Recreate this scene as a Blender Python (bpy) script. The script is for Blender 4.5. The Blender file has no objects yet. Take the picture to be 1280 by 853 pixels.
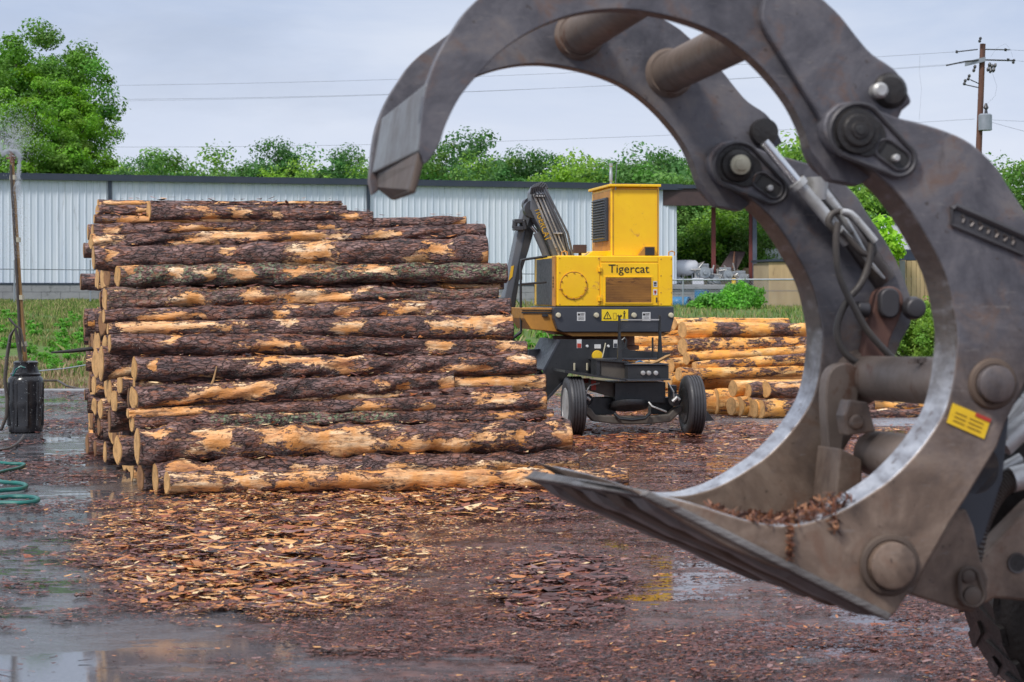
import bpy, bmesh, math, random
import numpy as np
from mathutils import Vector, Matrix, noise as mnoise
random.seed(7); rng = np.random.default_rng(7)
R = math.radians
C = bpy.context.scene.collection
F = 2600.0; HZ = 372.0; CX = 640.0; H = 2.3

# ------------------------------------------------------------------ camera
cd = bpy.data.cameras.new('camera'); cam = bpy.data.objects.new('camera', cd); C.objects.link(cam)
cam.location = (0, 0, H); cam.rotation_euler = (R(90), 0, 0)
cd.lens = F/1280*36; cd.sensor_width = 36; cd.shift_y = -(426.5-HZ)/1280
cd.clip_end = 3000; cd.clip_start = .1
cd.dof.use_dof = True; cd.dof.focus_distance = 28.0; cd.dof.aperture_fstop = 4.8
bpy.context.scene.camera = cam

def at(px, py, Y):
    return np.array([(px-CX)/F*Y, Y, H+(HZ-py)/F*Y])

# ------------------------------------------------------------------ materials
def nt(name):
    m = bpy.data.materials.new(name); m.use_nodes = True
    t = m.node_tree; t.nodes.clear()
    o = t.nodes.new('ShaderNodeOutputMaterial'); b = t.nodes.new('ShaderNodeBsdfPrincipled')
    t.links.new(b.outputs[0], o.inputs[0])
    return m, t, b
def N(t, typ, **k):
    n = t.nodes.new(typ)
    for a, v in k.items():
        if a.startswith('i_'):
            key = a[2:]; key = int(key) if key.isdigit() else key.replace('_', ' ')
            n.inputs[key].default_value = v
        else: setattr(n, a, v)
    return n
def ramp(t, fac, stops, interp='LINEAR'):
    r = t.nodes.new('ShaderNodeValToRGB'); r.color_ramp.interpolation = interp
    e = r.color_ramp.elements
    while len(e) < len(stops): e.new(0.5)
    for el, (p, c) in zip(e, stops):
        el.position = p
        el.color = (c[0], c[1], c[2], 1) if hasattr(c, '__len__') else (c, c, c, 1)
    t.links.new(fac, r.inputs[0]); return r.outputs[0]
def mix(t, f, a, b):
    n = t.nodes.new('ShaderNodeMix'); n.data_type = 'RGBA'
    for sock, v in ((n.inputs[0], f), (n.inputs[6], a), (n.inputs[7], b)):
        if isinstance(v, bpy.types.NodeSocket): t.links.new(v, sock)
        elif isinstance(v, (int, float)): sock.default_value = v if sock == n.inputs[0] else (v, v, v, 1)
        else: sock.default_value = (v[0], v[1], v[2], 1)
    return n.outputs[2]
def math_(t, op, a, b=0.0, c=None):
    n = t.nodes.new('ShaderNodeMath'); n.operation = op
    for i, v in enumerate((a, b) if c is None else (a, b, c)):
        if isinstance(v, bpy.types.NodeSocket): t.links.new(v, n.inputs[i])
        else: n.inputs[i].default_value = v
    return n.outputs[0]
def coords(t, scale=(1, 1, 1), kind='Object', rnd=False):
    tc = t.nodes.new('ShaderNodeTexCoord'); mp = t.nodes.new('ShaderNodeMapping')
    t.links.new(tc.outputs[kind], mp.inputs[0]); mp.inputs['Scale'].default_value = scale
    if rnd:
        oi = t.nodes.new('ShaderNodeObjectInfo')
        s = math_(t, 'MULTIPLY', oi.outputs['Random'], 37.0)
        cb = t.nodes.new('ShaderNodeCombineXYZ')
        for i in range(3): t.links.new(s, cb.inputs[i])
        t.links.new(cb.outputs[0], mp.inputs['Location'])
    return mp.outputs[0]
def noise(t, vec, scale=5, detail=6, rough=.6, dist=0.0):
    n = N(t, 'ShaderNodeTexNoise'); n.inputs['Scale'].default_value = scale
    n.inputs['Detail'].default_value = detail; n.inputs['Roughness'].default_value = rough
    n.inputs['Distortion'].default_value = dist
    t.links.new(vec, n.inputs['Vector']); return n.outputs['Fac']
def bump(t, b, h, strength=.4, dist=.02):
    n = N(t, 'ShaderNodeBump'); n.inputs['Strength'].default_value = strength; n.inputs['Distance'].default_value = dist
    t.links.new(h, n.inputs['Height']); t.links.new(n.outputs[0], b.inputs['Normal'])

MATS = {}
def surf(name, c1, c2=None, rough=.6, metal=0.0, scale=3.0, bstr=.15, bdist=.01, spots=None, spot_lo=.58, spec=None, stretch=(1,1,1)):
    """painted / worn surface: two tones, optional dirt or rust spots, small bump"""
    m, t, b = nt(name); v = coords(t, stretch)
    n1 = noise(t, v, scale, 8, .62); n2 = noise(t, v, scale*7, 5, .6)
    c2 = c2 or tuple(x*.75 for x in c1)
    col = mix(t, ramp(t, n1, [(.35, 0), (.65, 1)]), c1, c2)
    if spots:
        n3 = noise(t, v, scale*2.3, 9, .7, .6)
        col = mix(t, ramp(t, n3, [(spot_lo, 0), (spot_lo+.07, 1)]), col, spots)
    t.links.new(col, b.inputs['Base Color'])
    r = ramp(t, n2, [(.3, max(rough-.12, .05)), (.7, min(rough+.12, 1))])
    t.links.new(r, b.inputs['Roughness']); b.inputs['Metallic'].default_value = metal
    if spec is not None: b.inputs['Specular IOR Level'].default_value = spec
    if bstr: bump(t, b, n2, bstr, bdist)
    MATS[name] = m; return m

# bark with peeled patches (the 'peel' value is stored on each log's mesh)
def bark_material(name, pale=False):
    m, t, b = nt(name)
    v = coords(t, (1, 1, 1), rnd=True); vs = coords(t, (.35, 1, 1), rnd=True); vl = coords(t, (.12, 1, 1), rnd=True)
    at_ = N(t, 'ShaderNodeAttribute', attribute_name='peel')
    ms = N(t, 'ShaderNodeAttribute', attribute_name='moss')
    wv = noise(t, vs, 9, 6, .7, .8)
    # plates
    vn = N(t, 'ShaderNodeTexVoronoi', feature='DISTANCE_TO_EDGE'); vn.inputs['Scale'].default_value = 20
    dv = N(t, 'ShaderNodeVectorMath', operation='ADD')
    nn = N(t, 'ShaderNodeTexNoise'); nn.inputs['Scale'].default_value = 13; nn.inputs['Detail'].default_value = 4
    t.links.new(vs, nn.inputs['Vector'])
    sc = N(t, 'ShaderNodeVectorMath', operation='SCALE'); sc.inputs['Scale'].default_value = .12
    t.links.new(nn.outputs['Color'], sc.inputs[0]); t.links.new(vs, dv.inputs[0]); t.links.new(sc.outputs[0], dv.inputs[1])
    t.links.new(dv.outputs[0], vn.inputs['Vector'])
    edge = ramp(t, vn.outputs['Distance'], [(0.0, 0), (.12, 1)])
    fine = noise(t, vs, 42, 6, .7)
    broad = noise(t, v, 2.2, 4, .5)
    c_bark = ramp(t, wv, [(.34, (.020, .010, .009)), (.43, (.085, .038, .032)), (.51, (.18, .088, .072)), (.60, (.33, .19, .165)), (.74, (.55, .38, .35))])
    c_bark = mix(t, ramp(t, broad, [(.48, 0), (.72, .45)]), c_bark, (.18, .13, .14))
    c_bark = mix(t, math_(t, 'MULTIPLY', math_(t, 'SUBTRACT', 1.0, edge), .85), c_bark, (.010, .007, .008))
    red = ramp(t, noise(t, vs, 17, 5, .6), [(.52, 0), (.64, .8)])
    c_bark = mix(t, red, c_bark, (.38, .14, .07))
    c_bark = mix(t, ramp(t, fine, [(.54, 0), (.68, .4)]), c_bark, (.40, .29, .29))
    mossn = ramp(t, noise(t, v, 24, 5, .7), [(.50, 0), (.58, 1)])
    mossf = math_(t, 'MULTIPLY', mossn, ms.outputs['Fac'])
    c_bark = mix(t, mossf, c_bark, (.25, .33, .19))
    # inner wood
    wn = noise(t, vl, 7, 6, .6, .5)
    if pale: c_wood = ramp(t, wn, [(.30, (.48, .17, .035)), (.44, (.85, .38, .09)), (.57, (.95, .58, .22)), (.72, (.97, .78, .48))])
    else: c_wood = ramp(t, wn, [(.30, (.34, .12, .045)), (.42, (.72, .33, .12)), (.53, (.92, .55, .27)), (.66, (1.0, .80, .56))])
    st = ramp(t, noise(t, coords(t, (.22, 1, 1), rnd=True), 20, 9, .78), [(.50, 0), (.60, .85)])
    c_wood = mix(t, st, c_wood, (.20, .085, .04) if not pale else (.45, .19, .06))
    og = ramp(t, noise(t, v, 3.3, 5, .6), [(.46, 0), (.60, .75)])
    c_wood = mix(t, og, c_wood, (.80, .33, .07) if not pale else (.95, .42, .06))
    # mask with ragged edge
    rag = noise(t, vs, 5.0, 10, .74, 1.1)
    rag2 = noise(t, vs, 21, 8, .7, .8)
    mk = math_(t, 'ADD', math_(t, 'ADD', at_.outputs['Fac'], math_(t, 'MULTIPLY', math_(t, 'SUBTRACT', rag2, .5), 2.5)), math_(t, 'MULTIPLY', math_(t, 'SUBTRACT', rag, .5), 3.4))
    mask = ramp(t, mk, [(.49, 0), (.52, 1)])
    lip = ramp(t, mk, [(.36, 0), (.49, .7), (.50, 0)])
    c_bark = mix(t, lip, c_bark, (.33, .15, .07))
    t.links.new(mix(t, mask, c_bark, c_wood), b.inputs['Base Color'])
    rr = mix(t, mask, ramp(t, fine, [(.3, .34), (.7, .62)]), ramp(t, fine, [(.3, .38), (.7, .6)]))
    t.links.new(rr, b.inputs['Roughness'])
    b.inputs['Specular IOR Level'].default_value = .6
    hb = math_(t, 'ADD', math_(t, 'MULTIPLY', edge, .6), math_(t, 'ADD', math_(t, 'MULTIPLY', wv, 1.3), math_(t, 'MULTIPLY', fine, .5)))
    hw = math_(t, 'ADD', math_(t, 'MULTIPLY', wn, .5), math_(t, 'MULTIPLY', fine, .4))
    hh = mix(t, mask, hb, hw)
    bump(t, b, hh, 1.0, .035)
    MATS[name] = m; return m
bark_material('pine_bark'); bark_material('pale_log', True)

def endgrain(name, c1, c2):
    m, t, b = nt(name)
    tc = N(t, 'ShaderNodeTexCoord'); sp = N(t, 'ShaderNodeSeparateXYZ'); t.links.new(tc.outputs['Object'], sp.inputs[0])
    d = math_(t, 'SQRT', math_(t, 'ADD', math_(t, 'POWER', sp.outputs[1], 2.0), math_(t, 'POWER', sp.outputs[2], 2.0)))
    v = coords(t, (1, 1, 1), rnd=True)
    d = math_(t, 'ADD', d, math_(t, 'MULTIPLY', noise(t, v, 8, 3, .5), .02))
    rg = math_(t, 'SINE', math_(t, 'MULTIPLY', d, 330.0))
    col = mix(t, ramp(t, rg, [(0, 0), (1, .85)]), c1, c2)
    col = mix(t, ramp(t, noise(t, v, 9, 7, .7), [(.45, 0), (.7, .7)]), col, tuple(x*.35 for x in c2))
    t.links.new(col, b.inputs['Base Color']); b.inputs['Roughness'].default_value = .7
    bump(t, b, noise(t, v, 60, 4, .6), .4, .006)
    MATS[name] = m
endgrain('cut_wood', (.74, .44, .18), (.50, .25, .085)); endgrain('cut_wood_dark', (.34, .17, .07), (.22, .10, .04))

surf('grapple_steel', (.105, .095, .098), (.155, .128, .115), .50, .30, .9, .22, .012, spots=(.17, .088, .052), spot_lo=.60)
surf('grapple_low', (.13, .09, .068), (.08, .06, .05), .62, .12, 1.1, .25, .014, spots=(.10, .055, .04), spot_lo=.61)
surf('doubler_steel', (.075, .072, .08), (.05, .047, .052), .48, .30, 1.0, .2, .01, spots=(.19, .10, .06), spot_lo=.64)
surf('rim_steel', (.06, .045, .038), (.17, .16, .165), .42, .5, 2.2, .25, .01, spots=(.10, .04, .025), spot_lo=.60)
surf('rim_worn_skylit', (.62, .63, .68), (.30, .28, .29), .34, .55, 2.2, .25, .01, spots=(.09, .035, .025), spot_lo=.60)  # up-facing rim tone: worn steel plus sky brightness put into the colour
surf('wear_plate', (.09, .078, .074), (.24, .225, .22), .5, .4, 2.0, .5, .02, stretch=(.25, 3, 3), spots=(.07, .04, .035), spot_lo=.58)
surf('tip_steel', (.25, .26, .27), (.17, .16, .16), .5, .5, 2.0, .3, .01, spots=(.18, .10, .06), spot_lo=.62)
surf('rust_plate', (.20, .085, .045), (.14, .07, .045), .75, .1, 3, .3, .01)
surf('tube_steel', (.24, .185, .155), (.15, .115, .095), .55, .15, 2.5, .2, .01, spots=(.15, .085, .06))
surf('red_rust', (.17, .075, .055), (.12, .07, .06), .7, .1, 2.5, .3, .01)
surf('greasy_black', (.018, .016, .016), (.035, .03, .028), .35, .2, 5, .4, .01)
surf('chrome', (.75, .76, .78), (.65, .65, .66), .2, .95, 3, .05)
surf('silver_dirty', (.60, .60, .60), (.40, .39, .38), .45, .5, 4, .2, spots=(.2, .16, .12))
surf('rubber', (.022, .022, .024), (.038, .036, .036), .6, 0, 6, .3, .006)
surf('rubber_tread', (.055, .055, .062), (.035, .034, .038), .5, 0, 5, .3, .006)
surf('hose_black', (.05, .045, .045), (.09, .075, .065), .5, 0, 6, .2)
surf('hose_teal', (.01, .17, .14), (.012, .12, .11), .4, 0, 6, .1)
surf('cream_metal', (.62, .57, .42), (.5, .46, .34), .4, 0, 5, .1)
surf('label_yellow', (.85, .56, .02), (.78, .48, .02), .5, 0, 9, .1, spots=(.45, .26, .03), spot_lo=.60)
surf('label_red', (.50, .05, .03), None, .5)
surf('label_white', (.72, .73, .74), None, .5)
surf('sign_yellow', (.90, .66, .02), (.85, .6, .02), .45)
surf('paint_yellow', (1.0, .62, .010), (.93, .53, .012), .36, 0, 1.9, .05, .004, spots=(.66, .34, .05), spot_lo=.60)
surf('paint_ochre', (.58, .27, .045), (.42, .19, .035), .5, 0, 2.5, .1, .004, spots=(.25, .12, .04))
surf('grille_brown', (.42, .20, .045), (.25, .115, .03), .6, 0, 2.4, .2, .004, stretch=(.6, 1, 2.2), spots=(.13, .055, .02), spot_lo=.58)
surf('charcoal', (.042, .048, .062), (.055, .060, .074), .42, .1, 2, .05)
surf('boom_grey', (.11, .12, .145), (.15, .16, .18), .42, .15, 1.5, .05)
surf('chassis_black', (.022, .024, .028), (.040, .041, .045), .38, .1, 3, .15, spots=(.085, .065, .05), spot_lo=.63)
surf('chassis_dirty', (.085, .075, .068), (.13, .11, .09), .6, .1, 3, .2)
surf('ink_black', (.02, .018, .016), None, .6)
surf('ink_brown', (.35, .20, .02), None, .6)
surf('wood_pole', (.16, .07, .045), (.10, .05, .04), .8, 0, 2, .3, stretch=(6, 6, .4))
surf('cable', (.16, .18, .22), None, .6)
surf('insulator', (.05, .05, .06), (.03, .03, .03), .35)
surf('grey_metal', (.34, .37, .42), (.27, .3, .34), .45, .4, 3, .1)
surf('galvanised', (.42, .46, .50), (.33, .36, .40), .45, .6, 4, .1)
surf('wall_metal', (.60, .67, .78), (.72, .77, .85), .45, .1, 1.6, .05, .01, spots=(.50, .54, .60), spot_lo=.60, stretch=(1.3, 1.3, .12))
surf('trim_dark', (.035, .05, .075), (.05, .06, .085), .45, .2, 1)
surf('block', (.33, .33, .35), (.24, .24, .26), .85, 0, 1.2, .3, spots=(.17, .17, .18))
surf('roof_underside', (.075, .045, .045), (.05, .032, .035), .6, .1, 2, .1)
surf('post_red', (.19, .045, .04), (.13, .035, .035), .55, .2, 3, .1)
surf('post_blue', (.12, .14, .19), None, .5, .3)
surf('tan_boards', (.58, .43, .24), (.44, .31, .17), .8, 0, .8, .2, .01, spots=(.28, .19, .11), spot_lo=.60, stretch=(3, 3, .5))
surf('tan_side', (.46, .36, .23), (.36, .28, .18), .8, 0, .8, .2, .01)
surf('blue_plastic', (.02, .20, .42), (.02, .15, .34), .4)
surf('tan_heap', (.62, .47, .30), (.5, .35, .2), .9, 0, 2, .4)
surf('white_paint', (.66, .68, .76), (.58, .6, .66), .5, 0, 1)
surf('dark_blue', (.03, .04, .07), None, .5)
surf('drum_black', (.016, .017, .021), (.03, .03, .034), .22, 0, 4, .15)
surf('pole_brown', (.42, .24, .09), (.30, .17, .07), .45, .2, 4, .1)
surf('gold_paint', (.80, .48, .03), None, .5)

def water_mat():
    m, t, b = nt('droplets'); b.inputs['Base Color'].default_value = (.85, .9, .95, 1); b.inputs['Roughness'].default_value = .3
    b.inputs['Alpha'].default_value = .55
    MATS['droplets'] = m
water_mat()

def attr_mat(name, rough, attr='col', trans=0.0, spec=.4, bs=0.0):
    m, t, b = nt(name)
    a = N(t, 'ShaderNodeAttribute', attribute_name=attr)
    col = a.outputs['Color']
    if bs:
        v = coords(t); n = noise(t, v, 55, 5, .7)
        col = mix(t, ramp(t, n, [(.40, .0), (.75, .35)]), col, (.03, .017, .015)); bump(t, b, n, bs, .01)
    t.links.new(col, b.inputs['Base Color']); b.inputs['Roughness'].default_value = rough
    b.inputs['Specular IOR Level'].default_value = spec
    if trans:
        o = [n for n in t.nodes if n.type == 'OUTPUT_MATERIAL'][0]
        tr = N(t, 'ShaderNodeBsdfTranslucent'); t.links.new(a.outputs['Color'], tr.inputs[0])
        mx = N(t, 'ShaderNodeMixShader'); mx.inputs[0].default_value = trans
        t.links.new(b.outputs[0], mx.inputs[1]); t.links.new(tr.outputs[0], mx.inputs[2]); t.links.new(mx.outputs[0], o.inputs[0])
    MATS[name] = m
attr_mat('chips', .38, spec=.45, bs=.5)
attr_mat('leaves', .5, trans=.42, spec=.35)
attr_mat('grass_blades', .6, trans=.3, spec=.3)

# wet yard: asphalt under a film of mud and bark dust, puddles where the noise is low
def yard_mat():
    m, t, b = nt('wet_yard'); v = coords(t)
    a = noise(t, v, .55, 7, .62, .4); fine = noise(t, v, 34, 8, .75); mid = noise(t, v, 5.5, 8, .7)
    lng = noise(t, coords(t, (.45, 1.6, 1)), 1.6, 8, .68, .5)
    asphalt = ramp(t, fine, [(.35, (.05, .053, .064)), (.65, (.15, .152, .17))])
    mud = ramp(t, mid, [(.35, (.020, .010, .010)), (.50, (.070, .030, .026)), (.64, (.16, .068, .052))])
    sp = N(t, 'ShaderNodeSeparateXYZ'); t.links.new(v, sp.inputs[0])
    # mud lies mostly right of the hard standing on the left
    right = ramp(t, math_(t, 'ADD', math_(t, 'MULTIPLY', sp.outputs[0], .11), math_(t, 'ADD', math_(t, 'MULTIPLY', sp.outputs[1], .008), .26)), [(.0, 0), (.45, 1)])
    mudf = ramp(t, math_(t, 'ADD', math_(t, 'MULTIPLY', lng, .75), math_(t, 'MULTIPLY', right, .33)), [(.50, 0), (.60, 1)])
    t.links.new(mix(t, mudf, asphalt, mud), b.inputs['Base Color'])
    pud = ramp(t, math_(t, 'ADD', math_(t, 'MULTIPLY', a, .6), math_(t, 'ADD', math_(t, 'MULTIPLY', lng, .4), 0.0)), [(.478, 0), (.548, 1)])
    rough_dry = mix(t, mudf, ramp(t, mid, [(.35, .08), (.6, .28)]), ramp(t, mid, [(.38, .08), (.6, .45)]))
    t.links.new(mix(t, pud, .03, rough_dry), b.inputs['Roughness'])
    b.inputs['Specular IOR Level'].default_value = .6
    h = math_(t, 'ADD', math_(t, 'MULTIPLY', fine, .35), mid)
    h = math_(t, 'MULTIPLY', h, math_(t, 'ADD', math_(t, 'MULTIPLY', pud, .97), .03))
    h = math_(t, 'MULTIPLY', h, math_(t, 'ADD', math_(t, 'MULTIPLY', mudf, .6), 1.0))
    bump(t, b, h, .42, .012); MATS['wet_yard'] = m
yard_mat()
def terrain_mat():
    m, t, b = nt('verge_ground'); v = coords(t)
    n = noise(t, v, .35, 8, .65); n2 = noise(t, v, 7, 8, .7)
    sp = N(t, 'ShaderNodeSeparateXYZ'); t.links.new(v, sp.inputs[0])
    far = ramp(t, math_(t, 'ADD', math_(t, 'MULTIPLY', sp.outputs[1], .02), math_(t, 'MULTIPLY', n, .6)), [(.0, 0), (.99, 1)])
    grass = ramp(t, n2, [(.3, (.05, .10, .02)), (.7, (.15, .23, .05))])
    dirt = ramp(t, n2, [(.3, (.09, .06, .04)), (.7, (.26, .19, .12))])
    gf = ramp(t, math_(t, 'ADD', math_(t, 'MULTIPLY', sp.outputs[1], .045), math_(t, 'MULTIPLY', n, 1.1)), [(0, 0), (1, 0)])
    k = math_(t, 'ADD', math_(t, 'MULTIPLY', sp.outputs[1], .06), math_(t, 'MULTIPLY', n, 2.2))
    gf = N(t, 'ShaderNodeMapRange'); t.links.new(k, gf.inputs[0]); gf.inputs[1].default_value = 4.4; gf.inputs[2].default_value = 4.9
    t.links.new(mix(t, gf.outputs[0], dirt, grass), b.inputs['Base Color']); b.inputs['Roughness'].default_value = .9
    bump(t, b, n2, .8, .1); MATS['verge_ground'] = m
terrain_mat()

# ------------------------------------------------------------------ mesh helpers
def world_off(p):
    v = Vector((0, 0, 0))
    while p is not None:
        v += p.location; p = p.parent
    return v
def finish(name, me, mat, parent, world=True, smooth=False):
    o = bpy.data.objects.new(name, me); C.objects.link(o)
    mats = mat if isinstance(mat, (list, tuple)) else [mat]
    for x in mats: me.materials.append(MATS[x])
    if parent is not None:
        o.parent = parent
        if world: me.transform(Matrix.Translation(-world_off(parent)))
    if smooth: me.polygons.foreach_set('use_smooth', [True]*len(me.polygons))
    me.update(); return o
class MB:
    def __init__(s): s.v = []; s.f = []; s.m = []; s.cur = 0
    def add(s, vs, fs, m=None):
        o = len(s.v); s.v += [tuple(float(c) for c in p) for p in vs]
        for f in fs: s.f.append([i+o for i in f]); s.m.append(s.cur if m is None else m)
    def box(s, a, b, m=None):
        x0, y0, z0 = a; x1, y1, z1 = b
        s.add([(x0,y0,z0),(x1,y0,z0),(x1,y1,z0),(x0,y1,z0),(x0,y0,z1),(x1,y0,z1),(x1,y1,z1),(x0,y1,z1)],
              [(0,3,2,1),(4,5,6,7),(0,1,5,4),(1,2,6,5),(2,3,7,6),(3,0,4,7)], m)
    def prism(s, pts, d, m=None, side=None):
        """pts: 3d loop, d: extrusion vector; side: list of material index per edge"""
        n = len(pts); d = np.array(d); a = [np.array(p) for p in pts]
        s.add(a+[p+d for p in a], [], m); o = len(s.v)-2*n
        s.f.append([o+i for i in range(n)][::-1]); s.m.append(s.cur if m is None else m)
        s.f.append([o+n+i for i in range(n)]); s.m.append(s.cur if m is None else m)
        for i in range(n):
            j = (i+1) % n; s.f.append([o+i, o+j, o+n+j, o+n+i])
            s.m.append((side[i] if side else (s.cur if m is None else m)))
    def tube(s, pts, r, n=8, m=None, caps=True):
        P = [np.array(p, float) for p in pts]; k = len(P); rs = r if hasattr(r, '__len__') else [r]*k
        T = [P[min(i+1, k-1)]-P[max(i-1, 0)] for i in range(k)]
        up = np.array((0, 0, 1.)) if abs(T[0][2]) < .9*np.linalg.norm(T[0]) else np.array((1., 0, 0))
        vs = []
        u = np.cross(T[0], up); u /= np.linalg.norm(u)
        for i in range(k):
            tt = T[i]/(np.linalg.norm(T[i])+1e-9); u = u-tt*np.dot(u, tt); u /= np.linalg.norm(u)+1e-9; w = np.cross(tt, u)
            for j in range(n):
                a = 2*math.pi*j/n; vs.append(P[i]+rs[i]*(math.cos(a)*u+math.sin(a)*w))
        fs = [(i*n+j, i*n+(j+1) % n, (i+1)*n+(j+1) % n, (i+1)*n+j) for i in range(k-1) for j in range(n)]
        if caps: fs += [tuple(range(n))[::-1], tuple((k-1)*n+j for j in range(n))]
        s.add(vs, fs, m)
    def lathe(s, prof, c, ax, n=32, m=None, mats=None):
        """prof: (axial, radius) list around axis ax through c"""
        c = np.array(c, float); ax = np.array(ax, float); ax /= np.linalg.norm(ax)
        up = np.array((0, 0, 1.)) if abs(ax[2]) < .9 else np.array((1., 0, 0))
        u = np.cross(ax, up); u /= np.linalg.norm(u); w = np.cross(ax, u); vs = []; fs = []
        for (h, r) in prof:
            for j in range(n):
                a = 2*math.pi*j/n; vs.append(c+ax*h+r*(math.cos(a)*u+math.sin(a)*w))
        k = len(prof); o = len(s.v); s.add(vs, [], m)
        for i in range(k-1):
            for j in range(n):
                s.f.append([o+i*n+j, o+i*n+(j+1) % n, o+(i+1)*n+(j+1) % n, o+(i+1)*n+j]); s.m.append(mats[i] if mats else (s.cur if m is None else m))
        s.f.append([o+j for j in range(n)][::-1]); s.m.append(mats[0] if mats else (s.cur if m is None else m))
        s.f.append([o+(k-1)*n+j for j in range(n)]); s.m.append(mats[-1] if mats else (s.cur if m is None else m))
    def build(s, name, mat, parent=None, world=True, smooth=False, bevel=0, recalc=True):
        me = bpy.data.meshes.new(name); me.from_pydata(s.v, [], s.f); me.polygons.foreach_set('material_index', s.m)
        if recalc:
            bm = bmesh.new(); bm.from_mesh(me); bmesh.ops.recalc_face_normals(bm, faces=bm.faces); bm.to_mesh(me); bm.free()
        o = finish(name, me, mat, parent, world, smooth)
        if smooth and smooth != 'all':
            try: me.set_sharp_from_angle(angle=R(40))
            except Exception: pass
        if bevel:
            md = o.modifiers.new('bevel', 'BEVEL'); md.width = bevel; md.segments = 2; md.limit_method = 'ANGLE'; md.angle_limit = R(40)
        return o
def tag(o, label=None, cat=None, group=None, kind=None):
    if label: o['label'] = label
    if cat: o['category'] = cat
    if group: o['group'] = group
    if kind: o['kind'] = kind
    return o
def thing(name, loc, label, cat, group=None, rz=0):
    o = bpy.data.objects.new(name, None); C.objects.link(o); o.location = loc; o.rotation_euler = (0, 0, rz)
    return tag(o, label, cat, group)
def mesh_np(name, V, Q, mat, col=None, parent=None, world=True):
    """V (n,3), Q (m,k) faces of equal size k, col (n,3)"""
    me = bpy.data.meshes.new(name); n = len(V); m, k = Q.shape
    me.vertices.add(n); me.vertices.foreach_set('co', np.asarray(V, np.float32).ravel())
    me.loops.add(m*k); me.loops.foreach_set('vertex_index', Q.astype(np.int32).ravel())
    me.polygons.add(m); me.polygons.foreach_set('loop_start', np.arange(0, m*k, k, dtype=np.int32))
    me.polygons.foreach_set('loop_total', np.full(m, k, np.int32)) if False else None
    me.update(calc_edges=True)
    if col is not None:
        a = me.attributes.new('col', 'FLOAT_COLOR', 'POINT')
        a.data.foreach_set('color', np.hstack([col, np.ones((n, 1))]).astype(np.float32).ravel())
    return finish(name, me, mat, parent, world)
def copy_tree(o, parent=None):
    c = o.copy(); C.objects.link(c); c.parent = parent
    for ch in list(o.children): copy_tree(ch, c)
    return c
def smoothloop(pts, n=4, closed=False):
    """Catmull-Rom through 2d points"""
    P = [np.array(p, float) for p in pts]; out = []
    k = len(P); rngk = range(k) if closed else range(k-1)
    for i in rngk:
        p0 = P[(i-1) % k] if closed or i > 0 else P[i]; p1 = P[i]; p2 = P[(i+1) % k]; p3 = P[(i+2) % k] if closed or i+2 < k else p2
        for j in range(n):
            u = j/n; out.append(.5*((2*p1)+(-p0+p2)*u+(2*p0-5*p1+4*p2-p3)*u*u+(-p0+3*p1-3*p2+p3)*u**3))
    if not closed: out.append(P[-1])
    return out

# ------------------------------------------------------------------ sky and light
w = bpy.data.worlds.new('World'); bpy.context.scene.world = w; w.use_nodes = True
t = w.node_tree; t.nodes.clear()
wo = t.nodes.new('ShaderNodeOutputWorld'); bg = t.nodes.new('ShaderNodeBackground'); t.links.new(bg.outputs[0], wo.inputs[0])
sky = t.nodes.new('ShaderNodeTexSky'); sky.sky_type = 'NISHITA'; sky.sun_disc = False
SE, SR = R(55), R(-40)
sky.sun_elevation = SE; sky.sun_rotation = SR; sky.air_density = 1.5; sky.dust_density = 4
tc = t.nodes.new('ShaderNodeTexCoord'); sp = t.nodes.new('ShaderNodeSeparateXYZ'); t.links.new(tc.outputs['Generated'], sp.inputs[0])
# overcast cloud deck: pale at the horizon, blue grey above it, brightest overhead
ov = ramp(t, sp.outputs[2], [(0.0, (.50, .525, .58)), (.05, (.435, .47, .55)), (.15, (.265, .325, .45)), (.4, (.38, .42, .50)), (1.0, (.60, .64, .72))])
mpw = t.nodes.new('ShaderNodeMapping'); mpw.inputs['Scale'].default_value = (1, 1, 3.5); t.links.new(tc.outputs['Generated'], mpw.inputs[0])
cl = noise(t, mpw.outputs[0], 3.4, 7, .6, .4)
ovc = mix(t, ramp(t, cl, [(.42, 0), (.72, .42)]), ov, (.55, .565, .60))
ovc = mix(t, ramp(t, noise(t, mpw.outputs[0], 5.5, 7, .6), [(.50, 0), (.72, .35)]), ovc, (.25, .285, .36))
vsn = N(t, 'ShaderNodeVectorMath', operation='SCALE'); vsn.inputs['Scale'].default_value = 18.0; t.links.new(ovc, vsn.inputs[0])
sk = mix(t, .93, sky.outputs[0], vsn.outputs[0])
t.links.new(sk, bg.inputs[0]); bg.inputs[1].default_value = .082
sd = bpy.data.lights.new('sun', 'SUN'); sd.energy = 2.3; sd.angle = R(10); sd.color = (1, .95, .88)
so = bpy.data.objects.new('sun', sd); C.objects.link(so)
# light falls from high on the left behind the camera
dirv = Vector((-.45, -.55, .85)).normalized()
so.rotation_euler = dirv.to_track_quat('Z', 'Y').to_euler(); so.location = (0, 0, 60)
sky.sun_elevation = math.asin(dirv.z); sky.sun_rotation = math.atan2(dirv.x, dirv.y)
vs_ = bpy.context.scene.view_settings; vs_.view_transform = 'Standard'; vs_.look = 'None'; vs_.exposure = .28; vs_.gamma = 1
cy = bpy.context.scene.cycles; cy.max_bounces = 6; cy.transparent_max_bounces = 8; cy.use_denoising = True
cy.caustics_reflective = False; cy.caustics_refractive = False
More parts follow.
